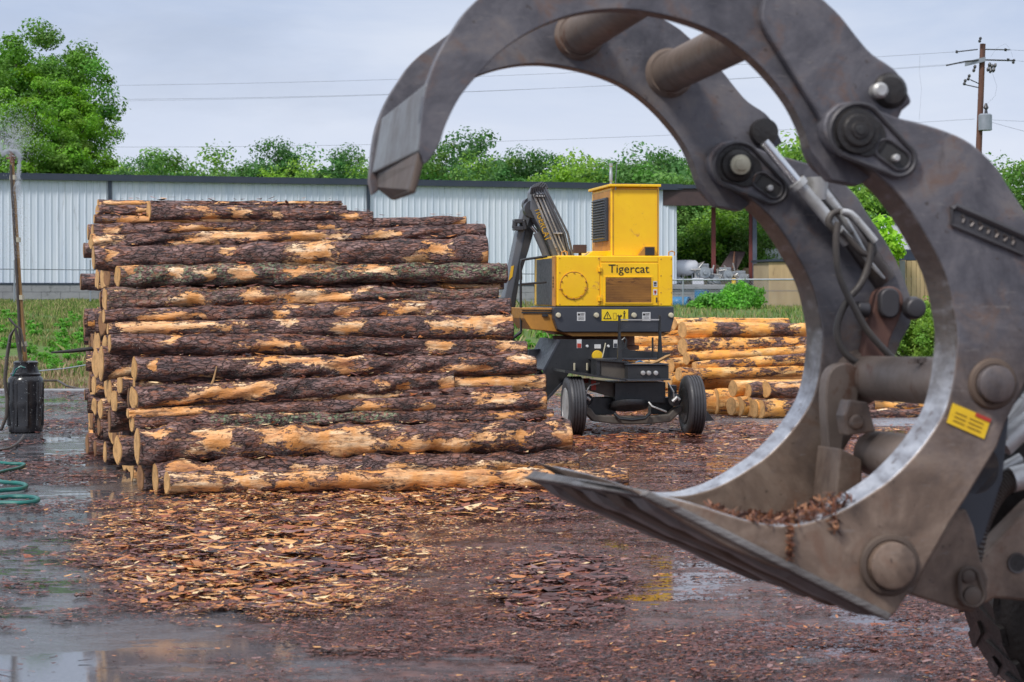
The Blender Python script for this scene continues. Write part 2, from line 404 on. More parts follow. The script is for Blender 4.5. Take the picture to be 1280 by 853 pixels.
# ------------------------------------------------------------------ ground
def gz(x, y):
    """height of the ground: flat yard, then a verge rising beyond y=50"""
    k = np.clip((y-50.6)/38.0, 0, 1); k = k*k*(3-2*k)
    pl = 2.12-.28*np.clip((x+8)/16.0, 0, 1)
    return k*pl-.03
xs = np.concatenate([np.linspace(-600, -42, 14), np.linspace(-40, 40, 81), np.linspace(42, 600, 14)])
ys = np.concatenate([np.linspace(-60, 48, 12), np.linspace(50, 96, 70), np.linspace(100, 1400, 24)])
X, Y = np.meshgrid(xs, ys); Z = gz(X, Y)
und = np.array([[mnoise.noise(Vector((x*.23, y*.23, 0)))*.10+mnoise.noise(Vector((x*.9, y*.9, 3)))*.035 for x in xs] for y in ys])
Z = Z+und*np.clip((Y-51)/4, 0, 1)*np.clip((900-Y)/600, 0, 1)
V = np.stack([X, Y, Z], -1).reshape(-1, 3); nx, ny = len(xs), len(ys)
i, j = np.meshgrid(np.arange(ny-1), np.arange(nx-1), indexing='ij'); b0 = (i*nx+j).ravel()
Q = np.stack([b0, b0+1, b0+nx+1, b0+nx], -1)
o = mesh_np('ground', V, Q, 'verge_ground'); tag(o, kind='structure'); o.data.polygons.foreach_set('use_smooth', [True]*len(Q))
mb = MB(); mb.add([(-60, -30, 0), (60, -30, 0), (60, 50.3, 0), (-60, 50.3, 0)], [(0, 1, 2, 3)])
tag(mb.build('yard', 'wet_yard', recalc=False), kind='structure')
surf('concrete', (.30, .31, .33), (.22, .22, .24), .6, 0, 2, .3)
mb = MB(); mb.box((-60, 50.3, -.1), (-2, 50.85, .07)); tag(mb.build('kerb', 'concrete', bevel=.02), kind='structure')
surf('wet_concrete', (.27, .27, .30), (.20, .20, .225), .3, 0, 2, .2)
mb = MB(); mb.add([(3.2, 37.5, .004), (12, 36.6, .004), (12, 40.4, .004), (3.0, 41.4, .004)], [(0, 1, 2, 3)]); tag(mb.build('concrete_pad', 'wet_concrete', recalc=False), kind='structure')

# ------------------------------------------------------------------ logs
def sinfield(rg, n=5, fx=(1, 5), ft=(1, 3)):
    return [(rg.uniform(*fx), rg.integers(0, ft[1]+1), rg.uniform(0, 6.28), 1/(i+1.0)) for i in range(n)]
def make_log(A, B, rA, rB, seed, patches=(), moss=0.0, nx=90, na=28, base=-.35, skew=(.25, .05), mat='pine_bark', grain='cut_wood', ends=(1, 1), sag=.03, parent=None):
    rg = np.random.default_rng(seed); A = np.array(A, float); B = np.array(B, float); L = np.linalg.norm(B-A)
    ex = (B-A)/L; up = np.array((0, 0, 1.)); ey = np.cross(up, ex); ey /= np.linalg.norm(ey); ez = np.cross(ex, ey)
    u = np.linspace(0, 1, nx); th = np.arange(na)/na*2*np.pi
    U, TH = np.meshgrid(u, th, indexing='ij')
    rr = rA+(rB-rA)*U
    d = np.zeros_like(U)
    for k in range(7):
        f = rg.uniform(1, 26); q = rg.integers(0, 5); p = rg.uniform(0, 6.28)
        d += np.sin(U*f*L*.55+q*TH+p)*(.010 if k < 3 else .0045)*(.4 if mat == 'pale_log' else 1)
    d += rg.normal(0, .0026, U.shape)
    # a few knots
    for k in range(int(L*.8)):
        ku, kt = rg.uniform(0, 1), rg.uniform(0, 6.28); dt = np.angle(np.exp(1j*(TH-kt)))
        d += (.010 if mat == 'pale_log' else .022)*np.exp(-(((U-ku)*L/.07)**2+(dt*rr/.06)**2))
    # peel value: front of the log is TH=pi (local -y), top is TH=pi/2
    front = -np.cos(TH); v = .5-.5*np.sin(TH)
    peel = np.full_like(U, base)
    NZ = np.array([[mnoise.noise(Vector((uu*L*2.2+seed, math.cos(tt)*.8, math.sin(tt)*.8+seed*.37))) for tt in th] for uu in u])
    WP = np.array([[mnoise.noise(Vector((uu*L*4+seed, math.cos(tt), math.sin(tt)+9))) for tt in th] for uu in u]) if patches else 0
    WP2 = np.array([[mnoise.noise(Vector((uu*L*3+seed+50, math.cos(tt), math.sin(tt)+19))) for tt in th] for uu in u]) if patches else 0
    for (a, b_, v0, v1) in patches:
        cu, hu = (a+b_)/2, max((b_-a)/2, .004); cv, hv = (v0+v1)/2, (v1-v0)/2+.06
        Uw = U+WP*.035; vw = v+WP2*.22
        q = ((np.abs(Uw-cu)/(hu+.006))**3+(np.abs(vw-cv)/hv)**3)**(1/3)
        val = np.clip(1.24-.82*q, -.5, 1.3); val = np.where(front > -.3, val, -.4)
        peel = np.maximum(peel, val)
    low = rg.uniform(0, 6.28, 8)
    rnd = NZ*1.0
    if base > -.2: peel = np.maximum(peel, base+rnd*1.5)
    else: peel = np.maximum(peel, -.50+rnd*1.5)
    rr = rr+d*(rA/.16)-.010*np.clip(peel*2, 0, 1)
    bend = np.sin(U*np.pi)*sag*rg.uniform(-1, 1); bend2 = np.sin(U*np.pi)*sag*rg.uniform(-.6, .6)
    x = U*L; y = rr*np.cos(TH); z = rr*np.sin(TH)
    x = x-skew[0]*y*np.clip(1-U*12, 0, 1)+skew[1]*y*np.clip(1-(1-U)*12, 0, 1)
    P = A+x[..., None]*ex+(y+bend)[..., None]*ey+(z+bend2)[..., None]*ez-A
    # keep the mesh in the log's own frame so rings and bark follow it
    V = np.stack([x, y+bend, z+bend2], -1).reshape(-1, 3)
    n = nx*na
    i, j = np.meshgrid(np.arange(nx-1), np.arange(na), indexing='ij')
    Q = np.stack([i*na+j, i*na+(j+1) % na, (i+1)*na+(j+1) % na, (i+1)*na+j], -1).reshape(-1, 4)
    me = bpy.data.meshes.new('log')
    faces = [tuple(q[::-1]) for q in Q.tolist()]+[tuple(range(na)), tuple(range((nx-1)*na, n))[::-1]]
    me.from_pydata(V.tolist(), [], faces)
    at_ = me.attributes.new('peel', 'FLOAT', 'POINT'); at_.data.foreach_set('value', peel.ravel().astype(np.float32))
    am = me.attributes.new('moss', 'FLOAT', 'POINT')
    mv = np.zeros_like(U)
    if moss:
        m0, m1, ms = moss if hasattr(moss, '__len__') else (0, 1, moss)
        mv = np.where((U > m0) & (U < m1), ms, 0)*np.clip(1.2-np.abs(v-.35)*1.2, 0, 1)
    am.data.foreach_set('value', mv.ravel().astype(np.float32))
    me.materials.append(MATS[mat]); me.materials.append(MATS[grain])
    sm = [True]*len(Q)+[False, False]; me.polygons.foreach_set('use_smooth', sm)
    me.polygons.foreach_set('material_index', [0]*len(Q)+[1, 1]); me.update()
    o = bpy.data.objects.new('log', me); C.objects.link(o)
    M = Matrix(((ex[0], ey[0], ez[0], A[0]), (ex[1], ey[1], ez[1], A[1]), (ex[2], ey[2], ez[2], A[2]), (0, 0, 0, 1)))
    o.matrix_world = M
    # sawn faces: discs inside the bark ring, a few millimetres proud
    for e, side in ((0, -1), (nx-1, 1)):
        if not ends[0 if e == 0 else 1]: continue
        ring = V.reshape(nx, na, 3)[e]; c = ring.mean(0); r2 = c+(ring-c)*.94; r2[:, 0] += side*.006
        mm = bpy.data.meshes.new('sawn_face'); vv = [tuple(c+np.array((side*.007, 0, 0)))]+[tuple(p) for p in r2]
        ff = [(0, 1+j, 1+(j+1) % na) if side > 0 else (0, 1+(j+1) % na, 1+j) for j in range(na)]
        mm.from_pydata(vv, [], ff); mm.materials.append(MATS[grain]); mm.update()
        so_ = bpy.data.objects.new('sawn_face', mm); C.objects.link(so_); so_.parent = o
    return o

AL = R(10); EX = np.array((math.cos(AL), math.sin(AL), 0)); EY = np.array((-math.sin(AL), math.cos(AL), 0))
CAMP = np.array((0, 0, H))
P0 = at(209, 604, 24.1); Z0 = P0[2]
def hit(px, py, extra=0.0, cot=.80):
    d = np.array(((px-CX)/F, 1, (HZ-py)/F))
    # dot(t*d - P0, EY) = (H + t*dz - Z0)*cot + extra
    return CAMP+d*((np.dot(np.array((0, 0, 0))+P0*np.array((1, 1, 0)), EY)+(H-Z0)*cot+extra)/(np.dot(d*np.array((1, 1, 0)), EY)-d[2]*cot))
# px left, top, bottom ; px right, top, bottom ; extra depth ; peeled patches (px0,px1,v0,v1) ; moss ; label
FL = [
 (123,250,259, 427,251,257, .55, [(123,185,0,.9),(330,426,0,.5)], 0, 'thin half-peeled log at the very top back of the big pile, behind all other logs'),
 (122,257,271, 433,257,265, .30, [(168,190,.2,1),(300,330,0,.4)], 0, 'slim dark log second from the top of the big pile, against the wall'),
 (186,253,274, 466,265,277, .0, [(255,275,.5,1),(285,308,.2,1),(340,350,.2,.7),(428,452,.3,.9)], 0, 'thick black-barked log on the crown of the big pile with small orange scars'),
 (118,268,280, 372,275,284, .1, [(100,330,.1,1)], 0, 'narrow yellow peeled log under the top logs at upper left of the pile'),
 (116,281,297, 582,270,284, .1, [(133,146,.3,1),(215,300,.3,.8),(400,408,.5,1),(575,582,.2,1)], 0, 'long dark log whose right end rises to the upper right shoulder of the big pile'),
 (114,294,311, 606,281,298, .05, [(100,143,.1,1),(222,262,.2,1),(243,345,0,.5),(345,420,.1,.8),(460,490,.2,.8)], 0, 'dark log with a long orange strip along its back, just above the thick dark log'),
 (117,310,337, 608,297,332, 0, [(365,417,.1,1),(131,137,.1,.6),(528,560,.1,.5),(503,530,.6,1),(598,612,.5,1),(275,285,.1,.4)], 0, 'thickest dark log of the upper pile with a square orange patch in its middle'),
 (147,333,358, 633,331,353, 0, [(140,165,0,.35),(205,230,.1,.6),(250,268,.2,.8),(290,308,.1,.9),(355,400,0,.5),(440,480,.1,.4)], 0.9, 'green-black mossy log with pale scars, its right end overhanging the stack'),
 (300,352,364, 629,351,363, .25, [(540,629,.3,1)], 0, 'slender log tucked in shadow directly under the mossy log'),
 (131,361,388, 622,361,376, .0, [(208,247,.3,1),(308,332,.25,1),(355,440,.25,.8)], .25, 'greyish log with blotchy pale patches and loose bark lying along its top'),
 (130,387,404, 637,373,398, 0, [(168,224,.3,1),(242,248,.4,.9),(340,356,.2,.9),(415,430,.3,.9),(488,528,0,.85)], 0, 'dark log with one orange scar near its left end, another at mid right'),
 (135,404,419, 640,394,426, 0, [(100,296,0,.75),(415,450,.2,.9),(545,612,.05,.75),(600,640,0,.3)], 0, 'log with orange left third whose thick right end has a broad orange band'),
 (137,418,442, 658,427,445, 0, [(205,222,0,.4),(325,352,.1,.9),(360,380,.4,.8),(540,556,.1,.8),(620,655,0,.6)], 0, 'straight dark log at mid height carrying a few round pale knots'),
 (126,436,473, 500,440,466, .35, [(140,160,.7,1)], 0, 'fat dark log set back at left, its whole round sawn face showing'),
 (168,447,476, 669,445,468, 0, [(300,410,0,.33),(183,192,.2,.7),(405,450,0,.6),(640,669,0,.4),(550,600,.5,.7)], 0, 'thick dark log below mid height with orange splashes along its upper edge'),
 (168,473,486, 681,468,491, .2, [(170,212,.2,1),(560,690,0,.85)], 0, 'log mostly hidden by a shorter one, its right third bare bright orange'),
 (167,484,511, 567,466,487, -.05, [(237,270,.1,.9),(275,332,.1,.95),(165,200,.85,1),(550,575,.3,1),(490,515,.4,1)], 0, 'short dark log ending midway along the pile, rising to an orange tipped right end'),
 (240,497,510, 640,483,501, .05, [(230,288,0,1),(370,410,.3,.7),(400,482,.2,.8)], 0, 'log whose orange left end starts a short way in from the pile edge'),
 (160,511,523, 682,490,513, 0, [(150,245,0,.85),(442,472,.3,1),(515,530,.3,1),(600,645,.1,.5),(670,690,.2,1)], 0, 'log with a pale cream left end and an orange right end by the wheel'),
 (165,521,539, 691,513,527, .08, [(615,640,.2,.9),(685,700,.2,1)], (.18,.62,1.0), 'dark log coated with pale green lichen, above the thick half-peeled log'),
 (172,535,578, 713,526,563, 0, [(237,300,.1,.7),(335,475,0,.85),(174,205,0,.2),(470,612,.45,.95),(640,660,.2,.7),(695,720,.15,1)], 0, 'thickest log near the ground with large cream peeled areas and a big round left face'),
 (194,578,617, 722,566,591, .12, [(208,262,.1,.5),(370,415,.3,.9),(400,730,.5,1)], 0, 'dark log second from the ground with a bare orange underside to the right'),
 (209,590,618, 784,587,611, -.28, [(200,285,0,1),(290,325,.3,.8),(320,800,-.1,1.05)], 0, 'bottom front log on the bark litter, nearly all peeled, longest in the pile'),
]
front_logs = []
for k, (xl, tl, bl, xr, tr, br, ex_, pat, moss, lab) in enumerate(FL):
    A = hit(xl, (tl+bl)/2, ex_); B = hit(xr, (tr+br)/2, ex_)
    rA = (bl-tl)/2/F*A[1]*1.06; rB = (br-tr)/2/F*B[1]*1.06
    if k == len(FL)-1: B[2] = max(B[2], rB*.95); A[2] = max(A[2], rA)
    pts = [((a-xl)/(xr-xl), (b-xl)/(xr-xl), v0, v1) for a, b, v0, v1 in pat]
    o = make_log(A, B, rA, rB, 100+k, pts, moss, nx=190, na=40, skew=(rng.uniform(.12, .34), .05))
    tag(o, lab, 'log', 'logs stacked in the big pile'); front_logs.append((A, B, rA, rB))
print('front z', [(round(float(a[2]), 2), round(float(b[2]), 2), round(float(a[1]), 1), round(ra, 2), round(rb, 2)) for a, b, ra, rb in front_logs])
# logs buried behind the front face, only sawn left ends or slivers showing
dr = .335; k = 0; rows = 11
P0f = P0*np.array((1, 1, 0))
back = []
for row in range(rows):
    z = .17+row*dr*.875*1.02
    for col in range(60):
        s = col*dr+(row % 2)*dr/2+.33
        lim = z*.80+.28
        smax = 10.5 if row < 8 else (9-(row-8)*1.5)
        if s < lim or s > smax: continue
        if s > 5.5 and (row > 6): continue
        back.append((row, s, z))
print('back', len(back))
for n_, (row, s, z) in enumerate(back):
    r = rng.uniform(.115, .165)
    A0 = P0f+EY*s; xl_ = max(116, 196-12.5*s-4*z)+rng.normal(3, 6)+(18 if s < z*.8+.9 else 0)
    def along(px):   # distance along the row at which it crosses this sight line
        k_ = (px-CX)/F; return (k_*A0[1]-A0[0])/(EX[0]-k_*EX[1])
    x0 = along(xl_); x1 = min(x0+rng.uniform(4.7, 5.3), along(672-27*z-rng.uniform(0, 30))); L = x1-x0
    A = A0+EX*x0; A[2] = z+rng.normal(0, .01); B = A+EX*L+EY*rng.normal(0, .05); B[2] = z+rng.normal(0, .02)
    b_ = -.35 if rng.random() < .75 else rng.uniform(-.1, .4)
    o = make_log(A, B, r, r*rng.uniform(.8, 1), 1000+n_, nx=44, na=20, base=b_, skew=(rng.uniform(-.1, .35), 0), ends=(1, 0), grain='cut_wood' if rng.random() < .55 else 'cut_wood_dark', sag=.01)
    tag(o, 'log buried inside the big pile, at most a sliver or sawn left end showing', 'log', 'logs buried in the big pile')
# logs jutting out at the left edge of the pile (seen against wall and grass)
JL = [(106,387,420, 3.0, 8.5, 'dark stub-like log jutting out left of the big pile against the grass'),
      (101,342,363, 2.4, 9.5, 'small dark log end jutting out left of the big pile at wall foot height'),
      (105,302,324, 2.6, 7.5, 'dark log end poking out high on the left edge of the big pile'),
      (110,280,300, 3.0, 6.5, 'log end poking out left just under the top logs of the big pile'),
      (120,436,470, 3.5, 3.6, 'reddish log end right beside the large round sawn face at left'),
      (150,468,492, 3.5, 2.2, 'upright-looking pale cut log end between two dark logs at left'),
      (143,487,517, 3.5, 2.4, 'log with a slanted orange cut face at lower left of the big pile'),
      (147,545,582, 4.5, 1.2, 'log with an oval tan face low at left, behind the thickest bottom log'),
      (137,510,540, 4.2, 2.6, 'splintered dark log end low on the left edge of the big pile'),
      (176,580,613, 4.6, .55, 'log with a reddish brown cut face nearest the ground at left'),
      (106,486,500, 3.5, 15.0, 'charred looking low log at the far left rear of the big pile'),
      (112,470,490, 3.5, 14.0, 'black low log lying at the far left rear above the kerb line'),
      (126,395,420, 3.5, 5.0, 'log end tucked behind the log with the orange left third')]
for k, (px, pt, pb, L, s, lab) in enumerate(JL):
    d = np.array(((px-CX)/F, 1, (HZ-(pt+pb)/2)/F)); q = np.dot(P0f, EY)+s
    A = CAMP+d*(q/np.dot(d*np.array((1, 1, 0)), EY)); r = (pb-pt)/2/F*A[1]
    B = A+EX*L; A[2] = max(A[2], r); B[2] = A[2]
    o = make_log(A, B, r, r*.95, 3000+k, nx=60, na=28, base=-.35, skew=(.30 if k in (4, 5, 6, 7, 9) else .12, 0), ends=(1, 0), grain='cut_wood_dark' if k in (0, 1, 2, 8, 9, 10, 11) else 'cut_wood', sag=.01)
    tag(o, lab, 'log', 'log ends jutting from the left edge of the big pile')
# a broken branch sticking out at the left, and a green sprig on the pile
mb = MB(); pts = [at(64, 441, 30.5), at(90, 439, 30.6), at(118, 436, 30.7), at(140, 434, 30.8)]
mb.tube(pts, [.012, .028, .035, .045], 8); tag(mb.build('branch', 'rubber', smooth=True), 'thin dark branch poking left out of the big log pile above the kerb', 'branch')
mb = MB(); P = hit(258, 494, -.15); Qp = hit(271, 458, -.22); mb.tube([P, (P+Qp)/2+np.array((.02, 0, 0)), Qp], [.022, .014, .006], 6)
tag(mb.build('twig', 'pole_brown', smooth=True), 'brown upright twig standing on the short dark log of the big pile', 'twig')

# second pile, fresh peeled logs behind the loader
P2 = [ # px left, top, bottom, px right, top, bottom, Y left, label
 (842,397,413, 985,398,412, 43.6, 'bright peeled log highest at the back of the orange pile'),
 (853,403,423, 1016,404,422, 42.6, 'orange log with two dark bark patches on top of the orange pile'),
 (853,423,444, 1016,421,437, 42.4, 'orange log directly under the topmost patched log'),
 (858,440,456, 1020,431,444, 42.2, 'slim orange log rising to the right in mid orange pile'),
 (868,452,464, 1020,440,457, 41.9, 'yellow log with a knotty right half in mid orange pile'),
 (848,460,476, 1020,457,470, 41.7, 'long pale log spanning above the two short blocks'),
 (780,420,436, 846,420,436, 43.5, 'orange log seen through the loader guard, upper left of the orange pile'),
 (770,434,452, 850,432,450, 43.3, 'orange log seen behind the loader platform'),
 (800,404,420, 850,403,419, 44.4, 'orange log whose end shows right of the loader counterweight'),
 (838,448,466, 858,447,465, 43.0, 'short orange log end behind the loader box'),
 (835,466,486, 862,466,486, 42.8, 'shaded orange log end above the right wheel of the loader'),
]
for k, (xl, tl, bl, xr, tr, br, Yl, lab) in enumerate(P2):
    A = at(xl, (tl+bl)/2, Yl); B = at(xr, (tr+br)/2, Yl+.9*(xr-xl)/160)
    if xr-xl < 90: B = A+(B-A)*2.2
    rA = (bl-tl)/2/F*Yl*1.08; rB = (br-tr)/2/F*Yl*1.08
    pt = [(0, 1, -.2, 1.2)] if k % 3 == 0 else []
    if k == 1: pt = []
    o = make_log(A, B, rA, rB, 4000+k, pt, nx=110, na=30, base=.45 if k == 1 else (.62, .5, .35, .55, .3)[k % 5], skew=(.18, 0), mat='pale_log', sag=.015)
    if k == 1:
        a = o.data.attributes['peel']; n = len(a.data); nx_, na_ = 110, 30
        U, T = np.meshgrid(np.linspace(0, 1, nx_), np.arange(na_)/na_, indexing='ij')
        pv = np.full(U.shape, 1.1)
        for c, h in ((.33, .12), (.75, .11)): pv = np.minimum(pv, np.clip(np.abs(U-c)/h-.35, -.3, 1.1))
        a.data.foreach_set('value', pv.ravel().astype(np.float32))
    tag(o, lab, 'log', 'peeled orange logs stacked behind the loader')
for k, (z, s) in enumerate([(1.55, .7), (1.2, .9), (.86, 1.1), (.52, 1.2), (.2, 1.3), (1.2, 1.4), (.86, 1.6), (.2, 1.9), (.52, 1.8), (.2, .6), (.52, .55), (.86, .45)]):
    A = np.array((2.35+rng.normal(0, .15), 43+s+(z-.9)*.5, z)); B = A+np.array((5.4, .5, 0))
    o = make_log(A, B, .17, .15, 4100+k, [(0, 1, -.2, 1.2)], nx=50, na=22, base=.62, skew=(.15, 0), mat='pale_log', sag=.01)
    tag(o, 'peeled log buried in the orange pile with little more than its end showing', 'log', 'peeled logs buried in the orange pile')
SB = [(874,475,507, 892,474,506, 'first of two short upright-looking blocks beside the loader wheel', 'pale_log', 1),
      (892,475,509, 914,474,507, 'pale second short block beside the loader wheel, half in the light', 'pale_log', 1),
      (914,475,497, 937,474,492, 'upper left log of the small orange ended stack', 'pale_log', 0),
      (932,479,499, 957,476,496, 'dark-barked log in the upper row of the small stack', 'pine_bark', 0),
      (956,477,499, 1000,478,497, 'dark-barked upper right log of the small stack with a pale streak', 'pine_bark', 0),
      (912,496,520, 926,496,518, 'lower left log of the small stack, oval orange face', 'pale_log', 0),
      (922,495,521, 936,496,518, 'second lower log of the small stack, oval orange face', 'pale_log', 0),
      (935,497,519, 955,497,518, 'third lower log of the small stack under the dark one', 'pine_bark', 0),
      (940,499,523, 958,499,520, 'fourth lower log of the small stack, narrow tan face', 'pale_log', 0),
      (948,499,524, 992,500,522, 'lowest right log of the small stack, half bark half bare wood', 'pale_log', 0)]
for k, (xl, tl, bl, xr, tr, br, lab, mt, blk) in enumerate(SB):
    Yl = 40.2-.12*(k % 5)+(.35 if k < 2 else 0)
    if bl > 515: Yl = 39.9-.12*(k-5)
    A = at(xl+2, (tl+bl)/2, Yl); r = (bl-tl)/2/F*Yl; A[2] = max(A[2], r) if bl > 500 and not blk else A[2]
    L = .42 if blk else 2.4
    if blk: A[2] = r+.01
    B = A+np.array((L*.93, L*.36, -.0)) if not blk else A+np.array((L, .05, 0))
    bs = .75 if mt == 'pale_log' else -.35
    pt = [(0, 1, -.2, 1.2)] if mt == 'pale_log' else ([(0, .5, 0, .4)] if k == 4 else [])
    if k == 9: bs, pt = -.35, [(0, .2, -.1, 1.1)]
    o = make_log(A, B, r, r, 4300+k, pt, nx=40, na=26, base=bs, skew=(.10, 0), mat=mt, sag=0)
    tag(o, lab, 'log', 'short logs in the small stack by the loader')
# logs seen through the grapple opening, low right
o = make_log(at(1064, 509, 40.8), at(1160, 508, 41.3), .135, .13, 4500, [(0, .5, 0, 1), (.8, 1, .0, .6)], nx=60, na=26, base=.1, mat='pale_log', sag=0)
tag(o, 'half-barked log lying on the ground beyond the grapple tubes', 'log')
o = make_log(at(1060, 524, 39.6), at(1170, 523, 39.9), .09, .08, 4501, [], nx=60, na=22, base=-.35, sag=0); o.location.z = .09
tag(o, 'black thin log lying on the ground in front of the half-barked one', 'log')

# ------------------------------------------------------------------ bark litter
def proj_inv(px, py): return ((px-CX)/(py-HZ)*H, H*F/(py-HZ))   # ground point under a pixel, as the photo shows it
def chips(name, n, sampler, size, cols, label, flat=.09, zf=None, narrow=1.0):
    xy, sz = sampler(n); n = len(xy)
    L = np.minimum(np.exp(rng.normal(math.log(size[0]), size[1], n)), size[0]*2.9)*sz; W = L*rng.uniform(.12, .5, n)*narrow
    a = rng.normal(0, .75, n)
    tilt = rng.normal(0, flat, (n, 2)); curl = rng.uniform(-.1, .35, n)*W
    du = np.stack([np.cos(a), np.sin(a), tilt[:, 0]], -1); dv = np.stack([-np.sin(a), np.cos(a), tilt[:, 1]], -1)
    z = (np.zeros(n) if zf is None else zf(xy))
    c = np.stack([xy[:, 0], xy[:, 1], z+rng.uniform(.004, .03, n)+np.abs(tilt).sum(1)*L*.35], -1)
    tpl = np.array([(-1, -.25), (-.45, -1), (.55, -.8), (1, .1), (.4, 1), (-.6, .75)])
    jit = rng.uniform(.7, 1.3, (n, 6, 2)); T = tpl[None]*jit
    V = c[:, None]+T[..., :1]*(L/2)[:, None, None]*du[:, None]+T[..., 1:]*(W/2)[:, None, None]*dv[:, None]
    V[..., 2] += (1-T[..., 1]**2)*curl[:, None]
    V[..., 2] = np.maximum(V[..., 2], z[:, None]+.003)
    Q = (np.arange(n)[:, None, None]*6+np.array([(0, 1, 2, 3), (0, 3, 4, 5)])[None]).reshape(-1, 4)
    cc = cols(xy, n); cv = np.repeat(cc, 6, 0)*rng.uniform(.85, 1.15, (n*6, 1))
    o = mesh_np(name, V.reshape(-1, 3), Q, 'chips', cv)
    return tag(o, label, 'bark litter', kind='stuff')
PAL = np.array([(.085, .026, .020), (.15, .045, .033), (.030, .014, .014), (.34, .10, .045), (.56, .21, .065), (.84, .43, .15), (.93, .66, .36), (.30, .16, .145), (.17, .065, .058)])
def pick(w, n):
    w = np.array(w, float); return PAL[rng.choice(len(PAL), n, p=w/w.sum())]
def nz(x, y, s, o=0): return np.array([mnoise.noise(Vector((a*s+o, b*s, o))) for a, b in zip(x, y)])
def topx(xy): return CX+xy[:, 0]/xy[:, 1]*F, HZ+H*F/xy[:, 1]
def orange(xy):
    px, py = topx(xy)
    w = 1.25-((px-315)/215)**2-((py-695)/78)**2
    w2 = 1.15-((px-700)/95)**2-((py-738)/42)**2; w3 = 1.1-((px-570)/260)**2-((py-632)/24)**2; w4 = .9-((px-820)/190)**2-((py-548)/22)**2
    return np.clip(np.maximum.reduce([w, w2, w3, w4*.8])+.55*nz(xy[:, 0], xy[:, 1]*1.5, .8, 21)+.3*nz(xy[:, 0], xy[:, 1]*2, 2.6, 22), 0, 1)
def dens(xy):
    px, py = topx(xy)
    d = np.zeros(len(xy))
    # dense orange brown heap in front of the pile
    e = ((px-335)/250)**2+((py-690)/95)**2; heap = np.clip(1.5-e*1.1, 0, 1)
    e2 = ((px-560)/330)**2+((py-650)/48)**2; heap = np.maximum(heap, np.clip(1.4-e2, 0, 1)*.95)
    e3 = ((px-690)/110)**2+((py-735)/55)**2; heap = np.maximum(heap, np.clip(1.3-e3, 0, 1)*.8)
    mulch = np.clip((px-430)/160, 0, 1)*np.clip((py-600)/50, 0, 1)*1.05*np.clip((870-py)/50+.6, .6, 1)
    right = np.clip((px-680)/60, 0, 1)*np.clip((py-505)/20, 0, 1)*.8
    wheel = np.clip(1.2-(((px-790)/110)**2+((py-545)/20)**2), 0, 1)*.7
    left = .05+.40*np.clip((px-20)/130, 0, 1)*np.clip((640-py)/100, 0, 1)+.06*np.clip((600-py)/80, 0, 1)
    return heap, np.maximum.reduce([heap, mulch, right, wheel, left])
def sample_ground(n):
    out = []; szs = []; need = n
    # uniform in the part of the yard the lens sees
    while need > 0:
        m = need*2
        py = 372+1/rng.uniform(1/560, 1/116, m)
        py = np.where(rng.random(m) < .7, rng.uniform(488, 880, m), py)
        py = np.where(rng.random(m) < .30, rng.uniform(489, 625, m), py)
        px = rng.uniform(-60, 1340, m)
        x, y = proj_inv(px, py); xy = np.stack([x, y], -1)
        h, d = dens(xy)
        cl = nz(x, y, .55)+.6*nz(x, y*1.8, 1.6, 5)
        keep = rng.random(m) < np.clip(d*(1+1.2*h)*.62+cl*1.15*(1-h*.65), 0.004, 1)
        gap = nz(x, y*1.5, .75, 31)+.5*nz(x, y*2.5, 2.2, 32); keep &= (gap > -.27) | (rng.random(m) < .05) | (orange(xy) > .35)
        out.append(xy[keep]); need -= keep.sum()
    xy = np.concatenate(out)[:n]; px, py = topx(xy); og = orange(xy)
    return xy, np.clip(.58+1.0*og+.35*np.clip((200-px)/150, 0, 1)+.5*np.clip((610-py)/60, 0, 1), .4, 1.6)
def cols_ground(xy, n):
    h, d = dens(xy); px, py = topx(xy)
    or_ = h*np.clip((640-px)/160+.5, .15, 1)*(1+.8*nz(xy[:, 0], xy[:, 1], 1.1, 7))*rng.uniform(.4, 1.2, n)
    a = pick([5, 4.5, 4, 1.6, .55, .12, .05, 1.6, 4], n); b = pick([1.5, 2.0, 2.2, 3.6, 6.0, 4.8, 2.0, 1.0, 1.6], n)
    dk = pick([3, 1.5, 5, .5, .25, .12, .05, 1.2, 1.5], n); lf_ = np.clip((190-px)/90, 0, 1)*np.clip(1.2-h, 0, 1)
    a = np.where((rng.random(n) < lf_*.9)[:, None], dk, a)
    fr = pick([3, 4, 2, 4, 3.2, 1.0, .3, 2.5, 3], n); a = np.where((rng.random(n) < np.clip((px-640)/80, 0, 1)*np.clip((610-py)/40, 0, 1))[:, None], fr, a)
    return np.where((or_ > rng.uniform(.12, .9, n))[:, None], b, a)
def mound(xy):
    h, d = dens(xy); n = nz(xy[:, 0], xy[:, 1], 1.9, 11)+.5*nz(xy[:, 0], xy[:, 1], 5, 12)
    return np.clip(n+.15, 0, 1)*(.030+.10*h)*rng.uniform(.5, 1, len(xy))
chips('bark_litter', 180000, sample_ground, (.048, .55), cols_ground, 'wet shredded bark and wood chips strewn over the yard', zf=mound)
def sample_fine(n):
    xy, s = sample_ground(n); return xy+rng.normal(0, .03, xy.shape), s*.55
chips('fine_mulch', 300000, sample_fine, (.055, .40), cols_ground, 'fine dark red bark mulch trodden into the wet ground', zf=mound)
def sample_strip(n):
    xy, s = sample_ground(n); return xy, s
chips('bark_strips', 6500, sample_strip, (.15, .35), cols_ground, 'long stringy bark strips lying across the litter', flat=.05, zf=mound, narrow=.35)
